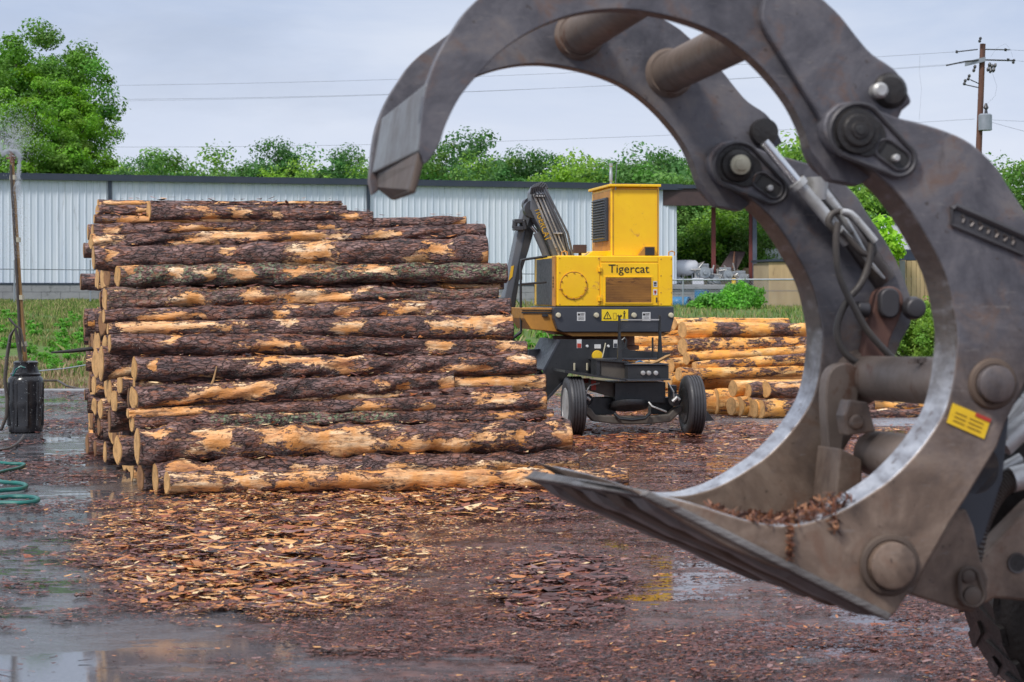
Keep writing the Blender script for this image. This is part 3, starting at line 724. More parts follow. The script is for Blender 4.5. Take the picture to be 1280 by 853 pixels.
# chips and bark strips caught on top of the front logs
def sample_pile(n):
    w = np.array([rA+rB for _, _, rA, rB in front_logs]); idx = rng.choice(len(front_logs), n, p=w/w.sum())
    u = rng.random(n); u = np.clip(u+rng.normal(0, .03, n), 0.02, .98)
    A = np.array([f[0] for f in front_logs])[idx]; B = np.array([f[1] for f in front_logs])[idx]
    ra = np.array([f[2] for f in front_logs])[idx]; rb = np.array([f[3] for f in front_logs])[idx]
    P = A+(B-A)*u[:, None]; r = ra+(rb-ra)*u
    off = rng.uniform(-.35, 1.0, n); P[:, :2] += EY[None, :2]*(off*r)[:, None]
    sample_pile.z = P[:, 2]+r*np.sqrt(np.clip(1-off**2, 0, 1))*.97
    return P[:, :2], np.full(n, .9)
def cols_pile(xy, n): return pick([3, 3, 2, 3, 2.5, 1.5, .8, 2, 3], n)
chips('loose_bark', 3800, sample_pile, (.06, .5), cols_pile, 'loose bark flakes caught on top of the stacked logs', flat=.16, zf=lambda xy: sample_pile.z)
# a few large pieces one can tell apart
def slab(px, py, L, W, a, c, label, mat='pine_bark'):
    x, y = proj_inv(px, py); n = 14; vs = []; rg = np.random.default_rng(int(px*7+py))
    for i in range(n):
        u = i/(n-1)*2-1; wv = W*(1-abs(u)**3)*rg.uniform(.6, 1.1)+.006
        for v in (-1, -.4, .4, 1):
            vs.append((x+u*L*math.cos(a)-v*wv*math.sin(a), y+u*L*math.sin(a)+v*wv*math.cos(a), .012+.05*(1-v*v)*W*6+rg.uniform(0, .012)))
    fs = [(i*4+j, i*4+j+1, i*4+j+5, i*4+j+4) for i in range(n-1) for j in range(3)]
    mb = MB(); mb.add(vs, fs); o = mb.build('bark_slab', mat, recalc=False)
    md = o.modifiers.new('thick', 'SOLIDIFY'); md.thickness = .015
    tag(o, label, 'bark', 'large bark pieces on the ground')
slab(440, 818, .30, .045, .05, 0, 'long dark bark slab lying in the puddle at the bottom of the yard')
slab(104, 748, .07, .03, .5, 0, 'small orange wood chunk alone on the wet asphalt at left', 'pine_bark')
slab(420, 655+30, .16, .03, -.3, 0, 'curled bark strip in the middle of the orange litter')
slab(905, 610, .22, .04, .2, 0, 'dark bark strip on the ground inside the grapple opening')
slab(115, 598, .33, .03, -.12, 0, 'long thin pinkish bark strip left of the pile on wet ground')
# ------------------------------------------------------------------ warehouse
WA = at(-70, 372, 87.5); WB = at(846, 372, 97.0); WA[2] = WB[2] = 0
wd = WB-WA; WL = np.linalg.norm(wd); wd /= WL; wn = np.array((wd[1], -wd[0], 0))   # outward normal, to the camera
def wp(s, o_, z): p = WA+wd*s+wn*o_; return (p[0], p[1], z)
ZT, ZS, ZB = 7.30, 2.86, 1.6
wh = thing('warehouse', tuple(WA), 'long pale blue grey corrugated metal warehouse behind the log pile', 'warehouse')
mb = MB(); s = 0.0; pr = []
while s < WL:
    pr += [(s, 0), (s+.03, .035), (s+.07, .035), (s+.10, 0)]
    pr += [(s+.145, 0), (s+.15, .008), (s+.16, .008), (s+.165, 0)] if False else []
    s += .29
pr.append((WL, 0)); n = len(pr); vs = [wp(a, b, ZS) for a, b in pr]+[wp(a, b, ZT) for a, b in pr]
mb.add(vs, [(i, i+1, n+i+1, n+i) for i in range(n-1)]); mb.build('metal_wall', 'wall_metal', wh, recalc=False)
def wbox(mb, s0, s1, o0, o1, z0, z1, m=None):
    a = [wp(s0, o0, z0), wp(s1, o0, z0), wp(s1, o1, z0), wp(s0, o1, z0), wp(s0, o0, z1), wp(s1, o0, z1), wp(s1, o1, z1), wp(s0, o1, z1)]
    mb.add(a, [(0,3,2,1),(4,5,6,7),(0,1,5,4),(1,2,6,5),(2,3,7,6),(3,0,4,7)], m)
mb = MB()
for r_ in range(4):
    for c_ in range(int(WL/.8)+1):
        s0 = c_*.8+(r_ % 2)*.4; wbox(mb, s0+.01, min(s0+.79, WL), -.2, .05, ZB+r_*.31+.01, ZB+r_*.31+.30)
wbox(mb, 0, WL, -.2, .035, ZB, ZS-.02); mb.build('block_base', 'block', wh)
mb = MB(); wbox(mb, -1, WL+.2, -.4, .28, ZT, ZT+.22); mb.build('eave', 'trim_dark', wh)
mb = MB(); a = [wp(-1, .25, ZT+.225), wp(WL+.2, .25, ZT+.225), wp(WL+.2, -14, ZT+1.0), wp(-1, -14, ZT+1.0)]
a += [(x, y, z+.05) for x, y, z in a]; mb.add(a, [(0,3,2,1),(4,5,6,7),(0,1,5,4),(1,2,6,5),(2,3,7,6),(3,0,4,7)]); mb.build('roof', 'trim_dark', wh)
mb = MB(); wbox(mb, 0, WL, .03, .07, ZS-.02, ZS+.06); mb.build('base_trim', 'trim_dark', wh)
mb = MB(); wbox(mb, WL-.02, WL, -14, 0, ZB, ZT); mb.build('end_wall', 'wall_metal', wh)
for px in (137, 460):
    k = (px-CX)/F; s0 = (k*WA[1]-WA[0])/(wd[0]-k*wd[1])
    mb = MB(); wbox(mb, s0-.07, s0+.07, .04, .14, ZS-.8, ZT-.01); mb.build('downpipe', 'trim_dark', wh)
# lean-to shelter right of it
sh = thing('shelter', tuple(at(890, 383, 99)*np.array((1, 1, 0))+np.array((0, 0, 1.8))), 'open lean-to shelter with dark ribbed roof on red and blue steel posts', 'shelter')
mb = MB(); za = at(0, 237, 97)[2]; p0, p1 = at(822, 0, 97), at(1010, 0, 99.5)
for i in range(26):
    y0 = 97+i*.32; mb.box((p0[0], y0, za-.72+.025*i), (p1[0], y0+.26, za-.62+.025*i))
mb.box((p0[0], 96.8, za-.76), (p1[0], 96.98, za+.02)); mb.build('roof_underside', 'roof_underside', sh)
mb = MB(); mb.box((p0[0], 96.7, za+.03), (p1[0], 105.6, za+.2)); mb.build('roof', 'trim_dark', sh)
for px, Yp, mt in ((892, 98, 'post_red'), (939, 98, 'post_red'), (943.5, 97.9, 'post_blue'), (1002, 98, 'post_red')):
    P = at(px, 0, Yp); mb = MB(); mb.box((P[0]-.10, Yp, 1.5), (P[0]+.10, Yp+.15, za-.77)); mb.build('post', mt, sh)

# ------------------------------------------------------------------ chain link fence on the verge
YF = 93.5
def fence(name, pxa, pxb, zt, label, rails=(0,)):
    xa, xb = at(pxa, 0, YF)[0], at(pxb, 0, YF)[0]; xm = (xa+xb)/2
    fn = thing(name, (xm, YF, float(gz(xm, YF))), label, 'fence')
    z0 = float(gz(xm, YF))-.05
    mb = MB(); mb.tube([(xa, YF, zt), (xb, YF, zt+.04)], .045, 6); mb.build('top_rail', 'galvanised', fn)
    mb = MB(); mb.tube([(xa, YF, zt-.50), (xb, YF, zt-.50)], .014, 4); mb.build('tension_wire', 'cable', fn)
    mb = MB(); x = xa; h = zt-z0
    while x < xb:
        for sg in (1, -1):
            x2 = x+sg*h
            a, b = np.array((x, YF+.01*sg, z0)), np.array((x2, YF+.01*sg, zt))
            lo, hi = (xa, xb)
            if b[0] > hi: f = (hi-a[0])/(b[0]-a[0]); b = a+(b-a)*f
            if b[0] < lo: f = (lo-a[0])/(b[0]-a[0]); b = a+(b-a)*f
            if f'{a}' != f'{b}': mb.tube([a, b], .006, 3, caps=False)
        x += .13
    mb.build('chain_mesh', 'galvanised', fn, recalc=False)
    x = xa+1.0
    while x < xb:
        mb = MB(); mb.tube([(x, YF, z0-.2), (x, YF, zt+.08)], .04, 8); mb.build('post', 'galvanised', fn); x += 6
fence('chain_link_fence', 826, 1240, at(0, 350, YF)[2], 'galvanised chain link fence crossing the grass behind the orange pile')
# low wires and posts in front of the warehouse
fn = thing('wire_fence', (at(18, 0, 84)[0], 84, 2.0), 'thin wire fence with slim posts in front of the warehouse', 'fence')
for py in (337, 382): 
    mb = MB(); mb.tube([at(-60, py-1, 84), at(700, py+6, 87)], .018, 4); mb.build('wire', 'cable', fn)
for px in (18, 113, 215):
    mb = MB(); mb.tube([at(px, 325, 84), at(px, 386, 84)], .035, 6); mb.build('post', 'grey_metal', fn)

# ------------------------------------------------------------------ clutter behind the fence
def bx(name, mat, px0, py0, px1, py1, Y, d, label=None, cat=None, parent=None, bevel=.03):
    a, b = at(px0, py1, Y), at(px1, py0, Y); mb = MB(); mb.box((a[0], Y, a[2]), (b[0], Y+d, b[2]))
    o = mb.build(name, mat, parent, bevel=bevel)
    return tag(o, label, cat) if label else o
wl = thing('block_wall', tuple(at(885, 384, 97)), 'low grey block retaining wall with a concrete ledge behind the chain fence', 'wall')
mb = MB()
for r_ in range(4):
    for c_ in range(12):
        x0 = at(826, 0, 96.6)[0]+c_*.42+(r_ % 2)*.2; z0 = 1.78+r_*.22; mb.box((x0, 96.6, z0+.01), (x0+.40, 97, z0+.21))
mb.box((at(826, 0, 96.7)[0], 96.66, 1.6), (at(934, 0, 96.7)[0], 97.1, 2.64)); mb.build('blocks', 'block', wl)
bx('ledge', 'block', 826, 356, 935, 362, 96.5, 1.2, parent=wl)
tk = thing('tank', tuple(at(852, 357, 98)), 'off-white round tank lying on its side behind the chain fence', 'tank')
mb = MB(); c = at(858, 335, 98); mb.lathe([(-.62, .12), (-.6, .3), (-.5, .36), (0, .38), (.42, .36), (.5, .3), (.52, .1)], c, (1, .25, 0), 20); mb.build('shell', 'white_paint', tk, smooth=True)
mb = MB(); 
for dx in (-.4, .3): mb.box((c[0]+dx-.05, 97.8, c[2]-.8), (c[0]+dx+.05, 98.2, c[2]-.25))
mb.build('stand', 'grey_metal', tk)
def engine(cx, cy, s, label, seed):
    rg = np.random.default_rng(seed); c = at(cx, cy, 98)
    e = thing('engine', (c[0], 98, c[2]-.5*s), label, 'engine')
    mb = MB(); mb.box((c[0]-.5*s, 97.8, c[2]-.35*s), (c[0]+.5*s, 98.5, c[2]+.2*s)); mb.box((c[0]-.35*s, 97.9, c[2]+.2*s), (c[0]+.3*s, 98.4, c[2]+.42*s)); mb.build('block', 'grey_metal', e, bevel=.03)
    mb = MB(); mb.lathe([(-.1, .26*s), (0, .3*s), (.1, .26*s)], (c[0]+.1*s, 97.7, c[2]), (0, 1, 0), 20); mb.lathe([(-.2, .1*s), (0, .12*s)], (c[0]+.1*s, 97.6, c[2]), (0, 1, 0), 14); mb.build('flywheel', 'galvanised', e, smooth=True)
    mb = MB()
    for k in range(7):
        p = c+np.array((rg.uniform(-.5, .5)*s, -.15-rg.uniform(0, .2), rg.uniform(-.3, .4)*s)); mb.tube([p, p+np.array((rg.uniform(-.3, .3), 0, rg.uniform(-.3, .3))), p+np.array((rg.uniform(-.4, .4), 0, rg.uniform(-.4, .4)))], .04*s, 6)
    mb.build('pipes', 'silver_dirty', e, smooth=True)
engine(878, 341, 1.0, 'grey engine block in the middle of the scrap row behind the fence', 1)
engine(907, 344, .85, 'smaller engine with a round flywheel in the scrap row, right of centre', 2)
engine(893, 350, .6, 'small dark machine part low in the scrap row under the ramp panel', 3)
engine(846, 350, .55, 'small machine part under the round tank in the scrap row', 4)
engine(926, 347, .75, 'grey machine block at the right end of the scrap row by the posts', 5)
bx('scrap_crate', 'white_paint', 866, 348, 880, 356, 97.4, .6, 'small white crate under the grey engine block behind the fence', 'crate')
bx('fuel_can', 'label_yellow', 915, 348, 920, 358, 97.4, .3, 'small yellow can in the scrap row behind the fence', 'can')
mb = MB(); a = [at(899, 337, 98.2), at(921, 338, 98.2), at(932, 316, 98.6), at(913, 315, 98.6)]; mb.prism(a, (.02, .12, .05)); rp = mb.build('ramp_panel', 'roof_underside', bevel=.01); tag(rp, 'dark brown tilted mesh ramp panel leaning up in the scrap row', 'panel')
mb = MB(); a = at(916, 336, 98)+np.array((0, -.05, 0)); b_ = at(918, 315, 98.4)+np.array((0, -.05, 0)); mb.tube([a, b_], .04, 6); mb.build('rib', 'rust_plate', rp, world=False)
mb = MB(); rg = np.random.default_rng(3); cs = at(905, 341, 101)
vs = []; 
for i in range(25):
    for j in range(7):
        x = (i/24*2-1)*2.4; yy = (j/6*2-1)*1.2; vs.append((cs[0]+x, 101+yy, cs[2]-.9+1.35*math.exp(-(x/1.9)**4)*math.exp(-yy**2)*(.86+.14*math.sin(i*1.7+j))))
mb.add(vs, [(i*7+j, (i+1)*7+j, (i+1)*7+j+1, i*7+j+1) for i in range(24) for j in range(6)]); tag(mb.build('sawdust_heap', 'tan_heap', smooth=True), 'low tan heap behind the scrap row under the shelter', 'heap')
def drum(cx, cy, r, ax, label):
    c = at(cx, cy, 95.6); mb = MB(); prof = [(-.44, r*.8), (-.43, r*.97), (-.15, r*.97), (-.14, r), (-.12, r*.97), (.12, r*.97), (.14, r), (.15, r*.97), (.43, r*.97), (.44, r*.8)]
    mb.lathe(prof, c, ax, 20); o = mb.build('blue_drum', 'blue_plastic', smooth=True); tag(o, label, 'drum')
    mb = MB(); e = c-np.array(ax)/np.linalg.norm(ax)*.445; mb.lathe([(-.012, r*.68), (0, r*.7)], e, ax, 20); mb.build('opening', 'rubber', o, world=False)
drum(851, 379, .30, (-.9, .55, 0), 'blue drum lying on its side against the block wall')
c = at(877, 375, 95.6); drum(877, 374.5, .34, (0, 0, 1), 'upright blue drum in front of the block wall')
drum(908, 374.5, .32, (.1, 0, 1), 'second blue drum, mostly hidden by the green bush')
# tan board fence and container
tf = thing('board_fence', tuple(at(1060, 392, 92.5)), 'tall weathered tan board fence behind the shrub, seen through the grapple', 'fence')
x = at(1010, 0, 92.5)[0]; xe = at(1290, 0, 92.5)[0]; rg = np.random.default_rng(9); mb = MB(); zt = at(0, 326, 92.5)[2]
while x < xe:
    w_ = rg.uniform(.17, .24); mb.box((x, 92.5+rg.uniform(0, .03), 1.3), (x+w_-.02, 92.56, zt+rg.uniform(-.03, .05))); x += w_
mb.build('boards', 'tan_boards', tf)
for px in (1128, 1060, 1210):
    P = at(px, 0, 92.4); mb = MB(); mb.box((P[0]-.12, 92.38, 1.3), (P[0]+.12, 92.49, zt)); mb.build('post', 'block', tf)
cb = thing('storage_container', tuple(at(970, 388, 94)), 'tan storage container with dark left side behind the chain fence', 'container')
a0, a1, a2 = at(961, 0, 94.4), at(1012, 0, 94.4), at(943, 0, 97)
mb = MB(); zc = at(0, 328, 94.4)[2]; zl = at(0, 334, 97)[2]
mb.add([(a0[0], 94.4, 1.4), (a1[0], 94.4, 1.4), (a1[0], 94.4, zc+.02), (a0[0], 94.4, zc)], [(0, 1, 2, 3)]); mb.prism([(a0[0], 94.4, 1.4), (a1[0], 94.4, 1.4), (a1[0], 94.4, zc+.02), (a0[0], 94.4, zc)], (0, .05, 0)); mb.v = mb.v[4:]; mb.f = [[i-4 for i in f] for f in mb.f[1:]]; mb.m = mb.m[1:]
mb.build('front', 'tan_boards', cb)
mb = MB(); mb.prism([(a0[0], 94.42, 1.4), (a2[0], 97.4, 1.4), (a2[0], 97.4, zc-.02), (a0[0], 94.42, zc)], (.05, .02, 0)); mb.build('side', 'tan_side', cb)
mb = MB(); mb.prism([(a0[0]-.1, 94.3, zc+.03), (a1[0], 94.3, zc+.05), (a1[0], 97.5, zc+.05), (a2[0]-.1, 97.5, zc+.03)], (0, 0, .1)); mb.build('roof', 'trim_dark', cb)
bx('white_shed', 'white_paint', 948, 311, 985, 329, 106, 3, 'white box-shaped shed above the tan container', 'shed')
tr = thing('site_trailer', tuple(at(1130, 335, 104)), 'white trailer cabin with a dark lower band behind the board fence', 'trailer')
mb = MB(); a, b_ = at(1094, 312, 104), at(1200, 275, 104); mb.prism([(a[0], 104, a[2]), (b_[0], 104, a[2]), (b_[0], 104, b_[2]), (a[0]+.8, 104, b_[2]), (a[0], 104, a[2]+.7)], (0, 4, 0)); mb.build('body', 'white_paint', tr)
bx('lower_band', 'dark_blue', 1097, 312.5, 1200, 326, 103.9, 4, parent=tr); bx('roof_edge', 'trim_dark', 1108, 270, 1200, 275, 103.8, 4.2, parent=tr); bx('window', 'rubber', 1128, 283, 1134, 290, 103.95, .04, parent=tr, bevel=0)
mb = MB(); P = at(1116, 270, 104.2); mb.tube([P, P+np.array((0, 0, .5)), P+np.array((-.1, 0, .7)), P+np.array((-.3, 0, .72))], .05, 6); mb.lathe([(0, .16), (.12, .17), (.3, .06)], P+np.array((-.3, 0, .6)), (0, 0, 1), 14); mb.build('vent', 'galvanised', tr)

# ------------------------------------------------------------------ utility pole and wires
YP = 112.0
up_ = thing('utility_pole', tuple(at(1217, 380, YP)), 'brown wooden utility pole with cross arms and a transformer at upper right', 'utility pole')
mb = MB(); mb.tube([at(1216, 385, YP), at(1228.5, 55, YP)], [.19, .15], 10); mb.build('pole', 'wood_pole', up_, smooth=True)
mb = MB(); mb.tube([at(1183, 82, YP-1), at(1207, 77, YP-.5), at(1228, 75, YP-.2), at(1268, 76, YP+.6)], .045, 6); mb.tube([at(1196, 65, YP-.6), at(1222, 62, YP-.2)], .035, 6); mb.tube([at(1232, 62, YP), at(1262, 62.5, YP+.8)], .035, 6); mb.build('cross_arm', 'insulator', up_)
mb = MB(); a, b_ = at(1207, 80, YP-.3), at(1232, 74, YP-.3); mb.prism([a+np.array((0, 0, -.12)), b_+np.array((0, 0, -.12)), b_+np.array((0, 0, .12)), a+np.array((0, 0, .12))], (0, .2, 0)); mb.build('beam', 'grey_metal', up_)
for px, py, L in ((1225, 50, .3), (1211, 97, .34), (1206, 103, .34), (1243, 85, .5), (1239, 86, .5), (1236, 84, .5), (1218, 86, .4), (1196, 65, .15), (1257, 62.5, .15), (1260, 75, .15), (1267, 77, .25)):
    P = at(px, py, YP-.3); mb = MB(); mb.lathe([(-L/2, .05), (-L/4, .09), (0, .05), (L/4, .09), (L/2, .05)], P, (.3, 0, 1), 8); mb.build('insulator', 'insulator', up_)
mb = MB(); mb.tube([at(1213, 100, YP-.3), at(1226, 106, YP)], .03, 5); mb.tube([at(1206, 106, YP-.3), at(1224, 110, YP)], .03, 5); mb.build('bracket', 'insulator', up_)
mb = MB(); mb.lathe([(-.45, .30), (-.43, .36), (.38, .36), (.45, .28)], at(1231.5, 153, YP-.3), (0, 0, 1), 20); mb.build('transformer', 'grey_metal', up_, smooth=True)
mb = MB(); mb.lathe([(0, .1), (.2, .07), (.3, .14), (.55, .05)], at(1232.5, 142, YP-.3), (0, 0, 1), 10); mb.build('bushing', 'insulator', up_, smooth=True)
def wire(name, pts, r, label, cat='cable'):
    mb = MB(); mb.tube(pts, r*.36, 5); return tag(mb.build(name, 'cable', recalc=False), label, cat, 'overhead power lines')
def sagged(a, b, s, n=14):
    a, b = np.array(a), np.array(b); return [a+(b-a)*i/n-np.array((0, 0, 4*s*(i/n)*(1-i/n))) for i in range(n+1)]
def W3(a, b, s): return sagged(at(*a), at(*b), s)
wire('power_line', W3((1196, 65, YP), (-80, 108, 128), .5), .022, 'highest overhead power line left of the utility pole')
wire('power_line', W3((1183, 82, YP), (-80, 124, 128), .6), .022, 'second overhead power line, running just below the highest one')
wire('power_line', W3((1207, 79, YP), (-80, 127, 127), .6), .016, 'faint overhead line almost touching the second power line')
wire('power_line', W3((1218, 149, YP), (-80, 182, 128), .6), .024, 'lowest overhead line, crossing the sky just above the tree line')
wire('power_line', W3((1262, 62.5, YP), (1400, 64, 118), .1), .02, 'upper power line right of the utility pole')
wire('power_line', W3((1267, 76, YP), (1400, 79, 118), .1), .02, 'middle power line right of the utility pole')
wire('power_line', W3((1222, 149, YP), (1400, 152, 118), .1), .02, 'level lower line right of the transformer')
wire('power_line', W3((1236, 152, YP), (1400, 190, 100), .1), .026, 'service line dropping to the right from the transformer')
wire('jumper_wire', [at(1150, 70, YP), at(1149, 90, YP), at(1152, 110, YP), at(1149, 150, YP)], .012, 'thin vertical wire hanging between the lines left of the pole')
wire('jumper_wire', [at(x, y, YP-.2) for x, y in ((1240, 90), (1246, 108), (1244, 120), (1233, 131))], .014, 'thin curved jumper between cross arm and transformer')
wire('jumper_wire', [at(x, y, YP-.2) for x, y in ((1238, 72), (1246, 60), (1257, 55), (1263, 62), (1266, 72))], .012, 'looped jumper wire over the right end of the cross arm')

# ------------------------------------------------------------------ trees
def crown_mesh(name, seed, rx, rz, nclump, nleaf, leaf, tone, hollow=.35, cr=(.13, .32)):
    rg = np.random.default_rng(seed)
    # clumps spread through an uneven volume
    d = rg.normal(size=(nclump, 3)); d /= np.linalg.norm(d, axis=1)[:, None]
    rad = hollow+(1-hollow)*rg.random(nclump)**.6
    lob = 1+.15*np.sin(d[:, 0]*4+seed)+.12*np.sin(d[:, 2]*6+seed*2)+.12*np.cos(d[:, 1]*5)
    cc = d*rad[:, None]*lob[:, None]*np.array((rx, rx, rz))
    cs = rg.uniform(*cr, nclump)*rx*1.15
    per = rg.integers(int(nleaf*.6), int(nleaf*1.4), nclump)
    idx = np.repeat(np.arange(nclump), per); n = len(idx)
    q = rg.normal(size=(n, 3)); q /= np.linalg.norm(q, axis=1)[:, None]; q *= rg.random(n)[:, None]**.42
    P = cc[idx]+q*cs[idx][:, None]*np.array((1.15, 1.15, .8)); 
    nr = q+rg.normal(0, .6, (n, 3))+np.array((0, 0, .6)); nr /= np.linalg.norm(nr, axis=1)[:, None]
    t_ = np.cross(nr, rg.normal(size=(n, 3))); t_ /= np.linalg.norm(t_, axis=1)[:, None]; b_ = np.cross(nr, t_)
    s = leaf*rg.uniform(.6, 1.4, n)[:, None]
    V = np.stack([P-t_*s, P+b_*s*.6, P+t_*s, P-b_*s*.6], 1).reshape(-1, 3)
    Q = np.arange(n*4).reshape(-1, 4)
    base = np.array(tone)*rg.uniform(.72, 1.28, (nclump, 1))+rg.normal(0, .012, (nclump, 3))
    col = np.clip(base[idx]*rg.uniform(.75, 1.25, (n, 1)), .004, 1); col = np.repeat(col, 4, 0)
    me_o = mesh_np(name, V, Q, 'leaves', col); me = me_o.data; bpy.data.objects.remove(me_o)
    return me, cc
surf('tree_bark', (.10, .075, .055), (.06, .045, .035), .9, 0, 4, .4)
KIND = []
specs = [(11, 3.2, 3.6, 170, 150, .10, (.16, .32, .06)), (12, 2.8, 4.0, 160, 150, .10, (.21, .39, .06)), (13, 3.4, 3.2, 170, 150, .10, (.13, .28, .065)),
         (14, 2.4, 3.0, 230, 110, .09, (.10, .25, .06)), (15, 3.0, 3.3, 160, 150, .10, (.25, .43, .05)), (16, 2.6, 4.4, 160, 150, .10, (.15, .31, .06))]
for sp_ in specs: KIND.append(crown_mesh('crown', *sp_))
def tree(x, y, zb, zt, k, s, label, group=None, name='tree', cat='tree', rot=None):
    me, cc = KIND[k]; rz = specs[k][2]*s
    t_ = thing(name, (x, y, zb), label, cat, group, rz=random.uniform(0, 6.28) if rot is None else rot)
    cr = bpy.data.objects.new('crown', me); C.objects.link(cr); cr.parent = t_
    h = zt-zb; cz = h-rz*1.02; cr.location = (0, 0, max(cz, rz*.6)); cr.scale = (s, s, s*1.0)
    mb = MB(); r0 = .10+.018*h; cz_ = cr.location[2]
    mb.tube([(0, 0, -.3), (.05, .02, cz_*.5), (0, 0, cz_), (.1, 0, cz_+rz*.6)], [r0, r0*.8, r0*.6, r0*.2], 8)
    for i in range(0, len(cc), 9):
        c_ = cc[i]*s; mb.tube([(0, 0, cz_-rz*.3), (c_[0]*.5, c_[1]*.5, cz_+c_[2]*.4), (c_[0], c_[1], cz_+c_[2])], [r0*.35, r0*.2, .02], 5)
    mb.build('trunk', 'tree_bark', t_, world=False)
    return t_
random.seed(21)
# tree line above the warehouse roof: px, top py, Y, kind, scale
line = [(160,205,128,2,.8,'small dark pine-like tree top just right of the tall left tree'), (186,208,130,3,.7,'second small dark tree top above the roof at left'),
 (240,198,128,0,1.15,'rounded mid green tree above the roof, left of the wider dark group'), (212,212,132,4,.7,'low pale green tree top left of the rounded tree'),
 (312,208,134,2,.8,'tiny dark tree top between the rounded tree and the dark group'), (345,194,126,3,1.0,'dark green tree with a pointed top above the middle of the log pile'),
 (372,205,122,4,1.0,'pale green tree in front of the dark group above the roof'), (393,194,130,2,1.2,'broad dark green tree behind the pale one'),
 (432,203,128,3,1.0,'sparse dark tree right of the broad dark one'), (462,214,124,0,.9,'green tree beside the grapple tip on its left'), (505,212,122,1,.9,'green tree directly behind the grapple tip'),
 (548,200,120,3,1.0,'dark green tree with twin tops right of the grapple tip'), (566,206,118,0,1.1,'bright green tree right of the twin topped one'), (590,188,126,3,1.25,'tallest dark tree seen inside the upper grapple arc'),
 (625,208,122,2,1.1,'green rounded tree left of the loader knuckle'), (655,207,120,3,1.0,'dark green tree above the loader knuckle'), (680,209,121,3,.9,'small dark tree right of the loader knuckle'),
 (716,197,118,4,1.15,'bright yellow green tree above the roof left of the loader exhaust'), (750,210,121,0,.95,'green tree right behind the loader exhaust pipe'), (788,193,120,2,1.2,'tall full tree above the yellow loader cab'),
 (828,208,122,3,1.0,'dark tree above the shelter roof left end'), (858,212,126,3,.9,'small dark tree just left of the grapple pin'), (880,222,124,0,.9,'low tree crown touching the grapple arm above the shelter')]
for px, py, Y_, k, s, lab in line:
    P = at(px, py, Y_); tree(P[0], Y_, 1.9, P[2], k, s, lab, 'trees behind the warehouse')
# fill behind the line
for i, px in enumerate(range(146, 900, 24)):
    P = at(px+random.uniform(-8, 8), 212+random.uniform(-5, 5), 134); tree(P[0], 134+random.uniform(-2, 2), 1.9, P[2], random.choice([0, 2, 4, 5]), 1.15, 'low green crown filling a gap in the tree line over the warehouse roof', 'background trees filling the tree line')
# wooded rise on the right
wood = [(850,215,112,2), (885,228,110,0), (915,225,113,5), (950,180,116,1), (985,178,118,4), (1015,190,116,0), (1045,205,114,4), (1075,215,115,1), (1100,235,112,5), (905,255,108,4), (940,262,107,0), (865,262,108,5),
        (975,250,110,2), (1010,255,109,1), (1050,262,110,5), (1090,278,109,2), (1125,265,113,0), (1155,250,116,2), (1260,214,118,0), (1285,208,120,4), (1232,232,120,2)]
wl_ = ['dark green tree behind the shelter at its left end', 'tree just under the shelter roof edge, left', 'full green tree above the red shelter post', 'tall loose bright tree behind the far grapple pin', 'yellow green tree top between both grapple arms', 'green tree behind the silver cylinder rod',
       'pale green tree right of the cylinder rod', 'bright tree inside the near grapple ring at upper left', 'dark tree inside the near ring beside the cylinder', 'pale undergrowth tree seen under the shelter roof', 'green undergrowth tree right of the red shelter post', 'dark undergrowth tree right of the loader cab',
       'shaded tree behind the white shed', 'green tree above the tan container', 'dense dark tree behind the hose loops', 'shaded tree above the white trailer', 'tree behind the trailer vent', 'dark tree hidden mostly by the near grapple arm', 'green tree under the utility pole at the right edge', 'bright tree cut by the right edge of the picture', 'low dark tree left of the one under the utility pole']
for (px, py, Y_, k), lab in zip(wood, wl_):
    P = at(px, py, Y_); h = P[2]-1.5; s = max(.75, min(1.5, h/(2*specs[k][2])*1.1)); tree(P[0], Y_, 1.5, P[2], k, s, lab, 'trees on the wooded rise')
for i in range(34):
    px = random.uniform(835, 1180); Y_ = random.uniform(112, 124); P = at(px, random.uniform(262, 320), Y_)
    tree(P[0], Y_, 1.2, max(P[2], 5), random.choice([0, 2, 5, 4]), 1.05, 'bushy understorey tree in the wood behind the shelter and trailer', 'understorey trees in the wood')
# the tall tree at the left edge
big = crown_mesh('crown', 31, 4.9, 5.6, 360, 250, .09, (.125, .30, .03), hollow=.25, cr=(.08, .19))
big2 = crown_mesh('crown', 35, 3.1, 3.6, 200, 240, .085, (.18, .385, .03), hollow=.25, cr=(.09, .22))
KIND += [big, big2]; specs += [(31, 4.9, 5.6), (35, 3.1, 3.6)]
for px, py, Y_, k, s, lab, rt in ((18, 24, 108, 6, 1.0, 'tall leafy tree towering over the left end of the warehouse', 1.0), (-50, 36, 112, 6, .95, 'second tall tree cut by the left edge of the picture', 2.6), (76, 98, 105, 7, .72, 'lower bright limb-like tree on the right flank of the tall one', .6),
                                  (20, 118, 100, 7, 1.05, 'yellow green tree in front of the tall one, behind the water spray', 2.0), (58, 140, 101, 7, .9, 'bright low tree just above the roof edge at left', 3.3)):
    P = at(px, py, Y_); tree(P[0], Y_, 1.8, P[2], k, s, lab, 'tall trees at the left edge', rot=rt)
